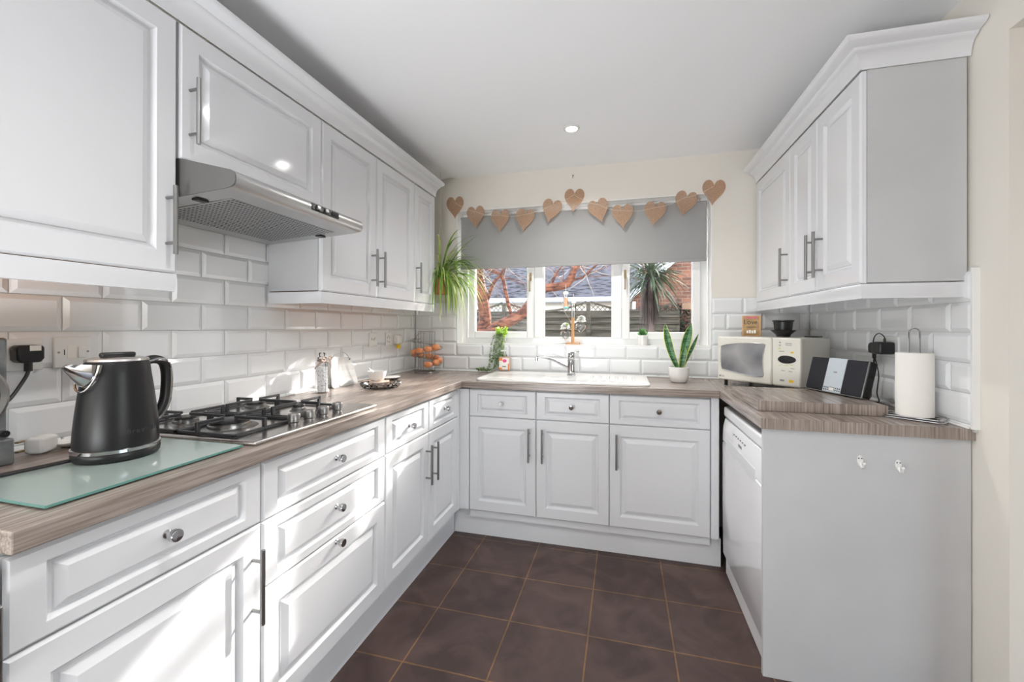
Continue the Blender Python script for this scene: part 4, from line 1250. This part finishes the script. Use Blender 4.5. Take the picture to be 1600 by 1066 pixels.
mb.tube(pts, .0011, 5)
tag(mb.build('garland_string', 'string', None), 'thin string carrying the burlap hearts across the window top', 'string')
tag(MB().lathe([(.004, 0), (.004, -.003), (.0015, -.004), (.0015, -.012)], (1.207, YB + .002, 2.315), 'y', 10).box(1.2055, YB - .012, 2.295, 1.2085, YB - .009, 2.318).build('wall_nail', 'ink', None), 'small dark nail in the cream wall above the window', 'nail')

# ================================================================ RIGHT SIDE OBJECTS
ZS = .980
FL, FR = Vector((2.070, 2.587)), Vector((2.378, 2.284))
du = (FR - FL); wM = du.length; du.normalize(); ang = math.atan2(du.y, du.x)
mw = thing('microwave', 'cream microwave oven standing turned in the right worktop corner', 'microwave', (FL.x, FL.y, ZT), ang)
dM, hM, z0M = .305, .241, .034
MB().box(.002, .012, z0M, wM - .002, dM, hM + z0M).build('casing', 'cream_plastic', mw, bevel=.005)
dw_ = .69 * wM
door = MB().box(0, -.006, z0M - .001, dw_ - .001, .0125, hM + z0M + .001).build('door', 'cream_plastic', mw, bevel=.009, seg=3)
# oval window
pts = []
for k in range(0):
    c = s = 0
    pts.append((.142 + .118 * math.copysign(abs(c) ** .55, c), .128 + .080 * math.copysign(abs(s) ** .75, s) - .010 * c))
zb_, zt_ = z0M, z0M + hM
for x, y in ((180, 190), (215, 172), (300, 156), (480, 138), (660, 130), (830, 131), (1000, 146), (1033, 160), (1012, 230), (992, 330), (985, 430), (988, 560), (1000, 670), (985, 694), (850, 690), (700, 668), (560, 640), (400, 602), (280, 575), (205, 556), (185, 500), (175, 400), (174, 290)):
    q = (x - 100) / 1045; top = 20 + 22 * q; bot = 718 + 112 * q
    pts.append((q * dw_, zt_ - (y - top) / (bot - top) * hM))
M['mw_glass'] = tex(mat('microwave_window', (.30, .31, .33), .12, .35), 'voronoi', base=(.42, .42, .43), c2=(.12, .13, .15), lo=.0, hi=.9, nscale=9)  # blotches put the reflections of the door glass into the colour
MB().prism(pts, 'y', -.0082, -.0055).build('window', 'mw_glass', door, bevel=.001)
rim_ = MB(); rim_.tube([(x, -.008, z) for x, z in pts], .0018, 6, closed=True); rim_.build('window_rim', 'wire', door)
pn = MB().box(dw_ + .0005, -.005, z0M - .001, wM, .0125, hM + z0M + .001).build('control_panel', 'cream_plastic', mw, bevel=.009, seg=3)
cx = (dw_ + wM) / 2; pw = wM - dw_
ep = [(cx - .002 + .048 * math.cos(t) * (1 if math.cos(t) > 0 else .75), .168 + .020 * math.sin(t)) for t in [2 * PI * k / 28 for k in range(28)]]
MB().prism(ep, 'y', -.0068, -.0045).build('display', 'black_gloss', pn, bevel=.001)
for a, b, w, h, m_ in ((.028, .178, .014, .007, 'yellow'), (.024, .036, .020, .013, 'yellow'), (-.018, .037, .020, .009, 'grey_ink'), (-.03, .196, .009, .006, 'lime'), (-.028, .111, .012, .004, 'lime'), (.0, .112, .012, .004, 'lime'), (.027, .114, .012, .004, 'lime'), (-.028, .212, .008, .006, 'grey_ink'), (-.028, .226, .008, .006, 'grey_ink'), (.012, .214, .03, .003, 'grey_ink'), (.012, .222, .03, .003, 'grey_ink'), (-.02, .182, .024, .003, 'grey_ink'), (-.014, .086, .016, .003, 'grey_ink'), (.02, .084, .018, .003, 'grey_ink'), (.03, .099, .018, .003, 'grey_ink')):
    MB().box(cx + a - w / 2, -.0056, b + .026 - h / 2, cx + a + w / 2, -.0048, b + .026 + h / 2).build('button', m_, pn, smooth=0)
MB().lathe([(.0055, -.0066), (.0055, -.0055)], (.017, 0, z0M + .020), 'y', 14).build('badge', 'grey_ink', door)
text('LG', .014, frame_mtx((.034, -.0064, z0M + .020), (1, 0, 0), (0, -1, 0)), 'grey_ink', door)
for x, y in ((.03, .03), (wM - .03, .03), (.03, dM - .03), (wM - .03, dM - .03)):
    MB().lathe([(.009, 0), (.009, z0M)], (x, y, 0), 'z', 12).build('foot', 'dark_rubber', mw)
zm = ZT + z0M + hM + .001
lf = thing('sign_block', 'small gold block sign with lettering on top of the microwave', 'sign', (2.26, 2.655, zm + .001), R(-24))
MB().box(-.048, 0, 0, .048, .022, .118).build('block', 'pine', lf, bevel=.002)
MB().box(-.041, -.001, .006, .041, .0, .113).build('card', 'gold', lf, smooth=0)
text('Love', .036, frame_mtx((-.004, -.0014, .080), (1, 0, 0), (0, -1, 0)), 'ink', lf)
text('is a', .014, frame_mtx((0, -.0014, .058), (1, 0, 0), (0, -1, 0)), 'ink', lf) if False else None
MB().box(-.025, -.0016, .051, .025, -.001, .054).build('small_print', 'ink', lf, smooth=0)
for k in range(4):
    MB().box(-.024 + k * .0125, -.0018, .016, -.015 + k * .0125, -.001, .032 + .003 * (k % 2)).build('printed_figure', 'label_white', lf, smooth=0)
MB().box(-.028, -.0016, .104, .03, -.001, .110).build('print_strip', 'pink', lf, smooth=0)
pt = thing('black_pot', 'ribbed black plant pot standing in its saucer on the microwave', 'pot', (2.385, 2.54, zm + .001))
mb = MB()
def rp(r, h, rip=0):
    return [((r + rip * (1 if k % 2 else 0)) * math.cos(2 * PI * k / 40), (r + rip * (1 if k % 2 else 0)) * math.sin(2 * PI * k / 40), h) for k in range(40)]
mb.loft([rp(.001, .012), rp(.036, .012), rp(.040, .035, .0015), rp(.045, .080, .0015), rp(.051, .084), rp(.051, .090), rp(.047, .089), rp(.040, .06), rp(.001, .058)], cap=False); mb.build('pot', 'black', pt)
MB().lathe([(.0005, .0), (.032, .0), (.036, .012), (.055, .030), (.060, .036), (.053, .034), (.034, .016), (.0005, .010)], seg=36, cap=False).build('saucer', 'black', pt)
fb = MB().box(-.030, -.03, 0, .030, .03, .006).build('flat_box', 'black', None, origin=0, bevel=.002)
fb.location = (2.497, 2.462, zm + .001); fb.rotation_euler = (0, 0, ang)
tag(fb, 'flat black object lying on the front right of the microwave', 'box')

# leaning radio dock
BL, BR = Vector((2.366, 2.213)), Vector((2.459, 1.935))
dd_ = BR - BL; wD = dd_.length; ang = math.atan2(dd_.y, dd_.x)
rd = thing('radio', 'black and silver docking radio tilted back on the worktop slab', 'radio', (BL.x, BL.y, ZS + .0085), ang)
lean = Matrix.Rotation(R(-14), 4, 'X')
def rbox(x0, y0, z0, x1, y1, z1):
    mb = MB(); mb.box(x0, y0, z0, x1, y1, z1); mb.xf(lean); return mb
rbox(0, .004, 0, wD, .040, .150).build('housing', 'black_gloss', rd, bevel=.006)
rbox(wD - .004, .000, .0, wD, .006, .150).build('side_trim', 'nickel', rd, bevel=.001)
rbox(0, .0, -.003, wD, .03, .001).build('base_trim', 'nickel', rd, bevel=.001)
rbox(.003, .0015, .004, wD * .34, .006, .147).build('speaker_grille', 'speaker', rd, smooth=0)
rbox(wD * .655, .0015, .004, wD - .005, .006, .147).build('speaker_grille', 'speaker', rd, smooth=0)
fpn = rbox(wD * .34, -.001, .0, wD * .655, .006, .150).build('front_panel', 'silver_blue', rd, bevel=.001)
for k in range(3):
    for j in range(2):
        for sd_, x0 in ((0, wD * .36), (1, wD * .56)):
            x = x0 + k * .0098
            rbox(x, -.0016, .007 + j * .009, x + .005, -.0008, .012 + j * .009).build('button', 'ink', fpn, smooth=0)
rbox(wD * .46, -.0016, .006, wD * .545, -.0008, .023).build('display', 'grey_ink', fpn, smooth=0)
rbox(wD * .465, -.0019, .007, wD * .54, -.0015, .020).build('display_glass', 'label_white', fpn, smooth=0)
text('iON', .010, lean @ frame_mtx((wD * .5, -.0014, .088), (1, 0, 0), (0, -1, 0)), 'grey_ink', fpn)
# socket with plugs and cables at right
p = plate('white double wall socket behind the plugs at right', 2.016, 2.150, 1.144, 1.232, 'R', 'wall_socket')
xw = XR - .0265
pg = thing('power_adaptor', 'black plug-in power adaptor in the right wall socket, nearer the kitchen roll', 'plug', (xw - .03, 2.055, 1.15))
MB().prism([(2.028, 1.157), (2.085, 1.157), (2.085, 1.208), (2.028, 1.208)], 'x', xw - .001, xw - .058).build('body', 'black', pg, world=True, bevel=.008, seg=3)
mb = MB(); mb.tube(smoothpath([(xw - .03, 2.045, 1.20), (xw - .03, 2.048, 1.228), (xw - .035, 2.075, 1.243), (xw - .04, 2.10, 1.225), (xw - .042, 2.108, 1.17), (xw - .042, 2.085, 1.13), (xw - .035, 2.078, 1.07), (xw - .035, 2.085, 1.02), (xw - .03, 2.10, .985), (xw - .03, 2.085, .955), (xw - .035, 2.11, .945)], 5), .0022, 6)
mb.tube([(xw - .03, 2.045, 1.203), (xw - .03, 2.046, 1.223)], .0045, 8)
mb.build('cable', 'black', pg, world=True)
pg = thing('plug', 'black mains plug in the right wall socket with a thick hanging cable', 'plug', (xw - .03, 2.125, 1.15))
MB().prism([(2.108, 1.157), (2.150, 1.157), (2.152, 1.19), (2.143, 1.203), (2.112, 1.203)], 'x', xw - .001, xw - .040).build('body', 'black', pg, world=True, bevel=.006)
mb = MB(); mb.tube(smoothpath([(xw - .025, 2.13, 1.16), (xw - .025, 2.13, 1.13), (xw - .027, 2.137, 1.07), (xw - .03, 2.143, 1.0), (xw - .035, 2.14, .965), (xw - .06, 2.12, .948)], 5), .0038, 7)
mb.tube([(xw - .025, 2.13, 1.16), (xw - .025, 2.13, 1.135)], .0075, 8)
mb.build('cable', 'black', pg, world=True)

# kitchen roll
kx, ky = 2.556, 1.798
kh = thing('kitchen_roll_holder', 'chrome wire kitchen roll holder with a looped top', 'holder', (kx, ky, ZT))
mb = MB()
for s in (-1, 1):
    mb.tube([(s * .014, 0, .004), (s * .014, 0, .312)], .0028, 10)
mb.tube([(.014 * math.cos(a), 0, .312 + .014 * math.sin(a)) for a in [PI * k / 8 for k in range(9)]], .0028, 10)
mb.build('loop_rod', 'chrome', kh).rotation_euler = (0, 0, R(-28))
mb = MB()
for zz, r in ((.004, .082), (.011, .079)):
    mb.tube([p for p in [Vector(q) for q in rrect(-r, -r * .58, r, r * .58, .018, zz)]], .003, 8, closed=True)
mb.tube([(-.07, 0, .004), (.07, 0, .004)], .0025, 8); mb.tube([(0, -.046, .004), (0, .046, .004)], .0025, 8)
bq = mb.build('base_frame', 'chrome', kh); bq.rotation_euler = (0, 0, R(-41))
MB().lathe([(.020, .014), (.0515, .014), (.052, .016), (.052, .236), (.0515, .238), (.020, .238), (.020, .014)], seg=48, cap=False).build('paper_roll', 'paper', None, origin=0, smooth=50)
pr_ = bpy.data.objects['paper_roll']; pr_.location = (kx, ky, ZT)
tag(pr_, 'white kitchen paper roll standing on the chrome holder', 'kitchen roll')

# ================================================================ OUTSIDE
struct('ground', MB().box(-25, 3.16, -.35, 30, 40, -.15), tex(mat('patio_ground', (.4, .38, .34), .9), base=(.44, .42, .38), c2=(.30, .29, .25), nscale=2), smooth=0)  # unseen ground, made pale to bounce daylight up through the window
fenm = tex(mat('weathered_fence', (.1, .1, .08), .9, spec=.1), scale=(1.2, 8, 22), base=(.085, .076, .062), c2=(.022, .022, .017), nscale=1.5, lo=.35, hi=.62)
FY = 8.6
def fence_panel(x0, label):
    t = thing('fence_panel', label, 'fence', (x0 + .9, FY, -.15), group='fence panels behind the tree')
    mb = MB(); w = 1.80
    n = 13
    for k in range(n):
        z = -.1 + k * .130
        mb.prism([(FY - .03, z), (FY + .015, z - .006), (FY + .03, z + .138), (FY + .012, z + .14)], 'x', x0 + .045, x0 + w - .045)
    mb.build('boards', fenm, t, world=True, smooth=0)
    mb = MB(); pts = []
    # arched (scooped) top rails and diagonal trellis between them
    arc = lambda x: 1.60 + .20 * (2 * abs((x - x0) / w - .5)) ** 1.8
    for k in range(24):
        xa, xb = x0 + .045 + (w - .09) * k / 24, x0 + .045 + (w - .09) * (k + 1) / 24
        mb.add([(xa, FY - .02, arc(xa) - .02), (xb, FY - .02, arc(xb) - .02), (xb, FY - .02, arc(xb) + .02), (xa, FY - .02, arc(xa) + .02), (xa, FY + .03, arc(xa) - .02), (xb, FY + .03, arc(xb) - .02), (xb, FY + .03, arc(xb) + .02), (xa, FY + .03, arc(xa) + .02)],
               [(0, 1, 2, 3), (4, 5, 6, 7), (3, 2, 6, 7), (0, 1, 5, 4)])
    mb.build('arched_rail', fenm, t, world=True, smooth=0)
    mb = MB()
    for k in range(-3, 22):
        for s in (1, -1):
            xs = x0 + k * .095
            pts = []
            for q in range(12):
                zz = 1.575 + q * .02; xx = xs + s * q * .02 + (0 if s > 0 else .1)
                if x0 + .05 < xx < x0 + w - .05 and zz < arc(xx): pts.append((xx, FY + .002 * s, zz))
            if len(pts) > 1: mb.tube([pts[0], pts[-1]], .006, 4)
    if mb.v: mb.build('trellis', fenm, t, world=True, smooth=0)
    MB().box(x0 - .04, FY - .04, -.15, x0 + .04, FY + .06, 1.78).build('post', fenm, t, world=True, smooth=0)
for k, (x0, d) in enumerate(((-4.0, 'far left behind the tree trunk'), (-2.2, 'seen through the left window pane'), (-.4, 'left of the bird feeder'), (1.4, 'right of the bird feeder'))):
    fence_panel(x0 - .55, 'weathered larch-lap fence panel with trellis top, ' + d)
# low house beyond the fence
M['gutter_grey'] = mat('outdoor_white', (.42, .44, .47), .6)
M['roof'] = tex(mat('grey_roof_tiles', (.17, .19, .24), .8, spec=.1), 'voronoi', base=(.085, .083, .092), c2=(.012, .0115, .014), lo=.2, hi=.6, nscale=3.5, scale=(1, 2.5, 2.5))
hs2 = thing('bungalow', 'low house with a grey tiled roof and white gutter beyond the fence', 'building', (-1, 14, -.15))
MB().box(-9, 14.2, -.15, 3.6, 20, 2.15).build('wall', 'wall', hs2, world=True, smooth=0)
mb = MB(); mb.add([(-9.5, 13.8, 2.28), (4.0, 13.8, 2.28), (4.0, 18, 4.9), (-9.5, 18, 4.9), (-9.5, 22, 2.2), (4.0, 22, 2.2), (-9.5, 13.8, 2.2), (4.0, 13.8, 2.2)], [(0, 1, 2, 3), (3, 2, 5, 4), (0, 1, 7, 6), (6, 7, 5, 4), (0, 3, 4, 6), (1, 2, 5, 7)])
mb.build('roof', 'roof', hs2, world=True, smooth=0)
MB().box(-9.5, 13.65, 2.09, 4.0, 13.8, 2.25).build('gutter', 'gutter_grey', hs2, world=True, bevel=.03)
# brick house at right
bk = mat('red_brick', (.35, .16, .09), .9)
def brick():
    nt = bk.node_tree; b = nt.nodes['Principled BSDF']; tc = nt.nodes.new('ShaderNodeTexCoord'); mp = nt.nodes.new('ShaderNodeMapping')
    mp.inputs['Rotation'].default_value = (R(90), 0, 0)
    br = nt.nodes.new('ShaderNodeTexBrick'); br.inputs['Scale'].default_value = 1; br.inputs['Brick Width'].default_value = .225; br.inputs['Row Height'].default_value = .075
    br.inputs['Mortar Size'].default_value = .006; br.inputs['Color1'].default_value = (.19, .078, .044, 1); br.inputs['Color2'].default_value = (.085, .034, .024, 1); br.inputs['Mortar'].default_value = (.17, .14, .115, 1)
    nt.links.new(tc.outputs['Object'], mp.inputs[0]); nt.links.new(mp.outputs[0], br.inputs[0]); nt.links.new(br.outputs[0], b.inputs['Base Color'])
brick()
bh = thing('brick_house', 'red brick house gable with white verge board and downpipe behind the cordyline', 'building', (3.2, 9.5, -.15))
BX = 1.74
mb = MB(); mb.prism([(BX, -.15), (14, -.15), (14, 4.0), (4.2, 4.0), (BX, 1.91)], 'y', 9.4, 13); mb.build('wall', bk, bh, world=True, smooth=0)
mb = MB(); mb.prism([(BX - .20, 1.78), (BX - .20, 1.90), (4.2, 4.13), (4.2, 4.00), (BX + .0, 1.90)], 'y', 9.28, 9.4); mb.build('verge_board', 'gutter_grey', bh, world=True, smooth=0)
mb = MB(); mb.prism([(BX - .22, 1.91), (BX - .22, 1.95), (4.2, 4.20), (4.2, 4.14)], 'y', 9.25, 13); mb.build('roof', 'roof', bh, world=True, smooth=0)
MB().tube([(BX + .03, 9.34, -.15), (BX + .03, 9.34, 1.82)], .04, 12).build('downpipe', 'gutter_grey', bh, world=True)
MB().box(3.02, 9.34, 1.72, 4.0, 9.4, 1.80).build('string_course', 'upvc', bh, world=True, smooth=0)
# pergola
pg2 = thing('pergola', 'pale timber pergola post and beam in front of the brick house', 'pergola', (2.9, 8.6, -.15))
M['timber'] = tex(mat('pale_timber', (.55, .36, .22), .8), base=(.25, .16, .10), c2=(.16, .10, .065), scale=(20, 20, 2))
MB().box(2.62, 8.3, 1.60, 4.4, 8.4, 1.72).build('beam', 'timber', pg2, world=True, bevel=.004)
MB().box(2.86, 8.3, -.15, 2.96, 8.4, 1.60).build('post', 'timber', pg2, world=True, bevel=.004)
mb = MB(); mb.loft([[(2.96 + a, y, 1.32 + a * 1.0 + b) for y, b in ((8.31, -.03), (8.39, -.03), (8.39, .05), (8.31, .05))] for a in (0, .30)]); mb.build('brace', 'timber', pg2, world=True, smooth=0)
# ivy on the brick wall
mb = MB(); rnd = random.Random(5)
for k in range(2600):
    x = rnd.gauss(2.62, .20); z = rnd.uniform(-.1, 1.75)
    if rnd.random() < .5: x = 2.35 + rnd.random() * .9; z = rnd.uniform(-.1, 1.35) - abs(x - 2.7) * .4
    p = Vector((x + .05 * math.sin(z * 9), 9.3 - .10 * rnd.random(), z)); d = Vector((rnd.uniform(-1, 1), -1, rnd.uniform(-1, .5)))
    leaf(mb, p, d, .075)
iv = mb.build('ivy', 'ivy', None); tag(iv, 'dark green ivy climbing the brick house wall', 'ivy', kind='stuff')
# cordyline
cd = thing('cordyline', 'cordyline palm with spiky crown and skirt of dry leaves outside', 'palm', (1.98, 7.3, -.15))
MB().tube([(0, 0, 0), (.03, 0, .8), (.0, 0, 1.95), (.02, 0, 2.40)], .06, 10).build('trunk', 'dead_leaf', cd)
g1, g2 = MB(), MB()
def spk(mb, z, a, el, ln, w, droop):
    p = Vector((0, 0, z)); d = Vector((math.cos(a) * math.cos(el), math.sin(a) * math.cos(el), math.sin(el))); pts = []
    for k in range(9):
        pts.append(p.copy()); p = p + d * ln / 8; d = (d + Vector((0, 0, -droop / 8))).normalized()
    mb.blade(pts, w, (0, 0, 1) if abs(d.z) < .95 else (1, 0, 0))
for k in range(240):
    spk(g1, rnd.uniform(2.15, 2.45), rnd.random() * 6.28, R(rnd.uniform(-40, 85)), rnd.uniform(.50, .85), .030, rnd.uniform(.4, 2.0))
for k in range(170):
    spk(g2, rnd.uniform(2.0, 2.3), rnd.random() * 6.28, R(rnd.uniform(-60, -20)), rnd.uniform(.55, .95), .020, 14)
g1.build('green_leaves', 'cordyline', cd, smooth=60); g2.build('dry_leaves', 'dead_leaf', cd, smooth=60)
# tree with red-brown bark
M['bark'] = tex(mat('red_bark', (.30, .13, .08), .75, spec=.15), scale=(3, 3, 9), base=(.17, .072, .045), c2=(.035, .016, .014), nscale=3, bump=.6, bdist=.02)
tr = thing('tree', 'bare red-barked tree with curving branches outside the left panes', 'tree', (-.2, 5.6, -.15))
def at(u, v, y):
    """point seen towards pixel direction at depth y - used to set the branch layout in metres"""
    d = F_ + R2 * ((u - 800 - _su) / _f) - U2 * ((v - 533 + _sv) / _f); t = y / d.y
    return Vector((1.5452, 0, 1.2683)) + d * t
TY = 5.6
def limb(pts, r0, r1, nm='branch', par=None):
    P_ = smoothpath([p - Vector(tr.location) for p in pts], 6); mb = MB(); mb.tube(P_, r0, 10, taper=lambda q: 1 + (r1 / r0 - 1) * q)
    return mb.build(nm, 'bark', par or tr)
M['twig_bark'] = mat('pale_twig', (.22, .18, .145), .8)
trunk = limb([Vector((-.35, 5.6, -.15)), Vector((-.28, 5.6, .6)), at(752, 527, 5.6), at(758, 500, 5.6), at(752, 455, 5.5), at(745, 410, 5.5), at(735, 350, 5.4)], .13, .05, 'trunk')
b1 = limb([at(755, 525, 5.6), at(778, 510, 5.55), at(800, 500, 5.5), at(816, 490, 5.5), at(832, 470, 5.5), at(850, 452, 5.5), at(872, 448, 5.5), at(888, 442, 5.5), at(898, 420, 5.5), at(912, 400, 5.5), at(935, 370, 5.5), at(960, 330, 5.5)], .085, .03)
b2_ = limb([at(794, 476, 5.5), at(790, 455, 5.5), at(784, 432, 5.5), at(772, 424, 5.5), at(755, 415, 5.6), at(740, 380, 5.6)], .025, .03)
b3_ = limb([at(800, 500, 5.5), at(797, 485, 5.5), at(794, 476, 5.5)], .02, .026)
b4_ = limb([at(860, 450, 5.5), at(868, 430, 5.5), at(880, 410, 5.5), at(885, 380, 5.5)], .016, .01)
b5_ = limb([at(895, 438, 5.5), at(912, 432, 5.5), at(925, 420, 5.45), at(945, 405, 5.4), at(985, 385, 5.4)], .016, .012)
b6_ = limb([at(758, 480, 5.6), at(770, 445, 5.5), at(785, 425, 5.4), at(800, 390, 5.3)], .03, .012)
over = [limb([Vector(q) for q in pts], r0, r1) for pts, r0, r1 in (  # unseen crown limbs, added to dapple the sun on the drawers
    ([(1.55, 5.45, 3.0), (2.1, 5.5, 2.9), (2.7, 5.5, 2.75), (3.3, 5.6, 2.95), (3.9, 5.7, 3.3)], .03, .015),
    ([(2.1, 5.5, 2.9), (2.5, 5.6, 2.6), (2.9, 5.6, 2.42), (3.4, 5.7, 2.45)], .022, .008),
    ([(1.2, 5.4, 2.75), (1.7, 5.5, 2.5), (2.2, 5.5, 2.45), (2.6, 5.5, 2.2)], .02, .008),
    ([(2.7, 5.5, 2.75), (2.9, 5.5, 3.1), (3.2, 5.6, 3.5)], .018, .006))]
rnd = random.Random(21)
for br_, (cx_, cz_) in ((over[0], (2.9, 2.85)), (over[1], (2.9, 2.5)), (over[2], (2.2, 2.4))):
    for k in range(16):
        p = Vector((cx_ + rnd.uniform(-.7, .7), 5.5, cz_)); d = Vector((rnd.uniform(-1, 1), rnd.uniform(-.3, .3), rnd.uniform(-.8, .8))).normalized(); pts = []
        for q in range(6):
            pts.append(p - Vector(tr.location)); p = p + d * rnd.uniform(.08, .16); d = (d + Vector((rnd.uniform(-.4, .4), rnd.uniform(-.3, .3), rnd.uniform(-.4, .4)))).normalized()
        MB().tube(pts, .010, 5, taper=lambda q: 1 - .6 * q).build('twig', 'bark', br_)
for (pa_, cs_) in ((b1, [(850, 450), (880, 440), (905, 415), (925, 385), (815, 490)]), (b5_, [(915, 430), (945, 405)]), (b6_, [(770, 445), (790, 415)]), (b2_, [(785, 435), (760, 418)]), (trunk, [(755, 440), (748, 430), (740, 380)])):
    for (u, v) in cs_:
        for k in range(7):
            a = at(u, v, 5.5) ; p = a.copy(); d = Vector((rnd.uniform(-1, 1), rnd.uniform(-.6, .6), rnd.uniform(-.3, 1))).normalized(); pts = []
            for q in range(6):
                pts.append(p.copy()); p = p + d * rnd.uniform(.08, .2); d = (d + Vector((rnd.uniform(-.4, .4), rnd.uniform(-.4, .4), rnd.uniform(-.3, .3)))).normalized()
            P_ = [q - Vector(tr.location) for q in pts]
            MB().tube(P_, .005, 5, taper=lambda q: 1 - .7 * q).build('twig', 'twig_bark' if k % 2 else 'bark', pa_)
# bird feeder and a clear tube
def feeder(x, y, z, h, r, label, fill):
    t = thing('bird_feeder', label, 'bird feeder', (x, y, z))
    MB().lathe([(.0005, 0), (r * 1.15, 0), (r * 1.2, .02), (r, .025)], seg=20, cap=False).build('tray', mat('teal_plastic', (.04, .18, .17), .5) if fill else M['wire'], t)
    MB().lathe([(r, .02), (r, h)], seg=20, cap=False).build('tube', 'clear', t)
    if fill:
        MB().lathe([(.0005, .022), (r * .93, .022), (r * .93, h * .72), (.0005, h * .72)], seg=20, cap=False).build('seed', mat('bird_seed', (.42, .22, .13), .9), t)
    MB().lathe([(r * 1.1, h - .01), (r * 1.1, h + .02), (.0005, h + .03)], seg=20, cap=False).build('lid', 'gutter_grey' if fill else 'wire', t)
    MB().tube([(0, 0, h + .02), (0, 0, h + .12)], .003, 5).build('hanging_wire', 'wire', t)
q = at(884, 480, 5.45); feeder(q.x, q.y, q.z - .02, .20, .030, 'tube bird feeder full of seed hanging from the branch', True)
q = at(896, 505, 5.45); feeder(q.x, q.y, q.z, .27, .034, 'empty clear tube hanging behind the flower stand', False)  # plain clear tube, built with the feeder function
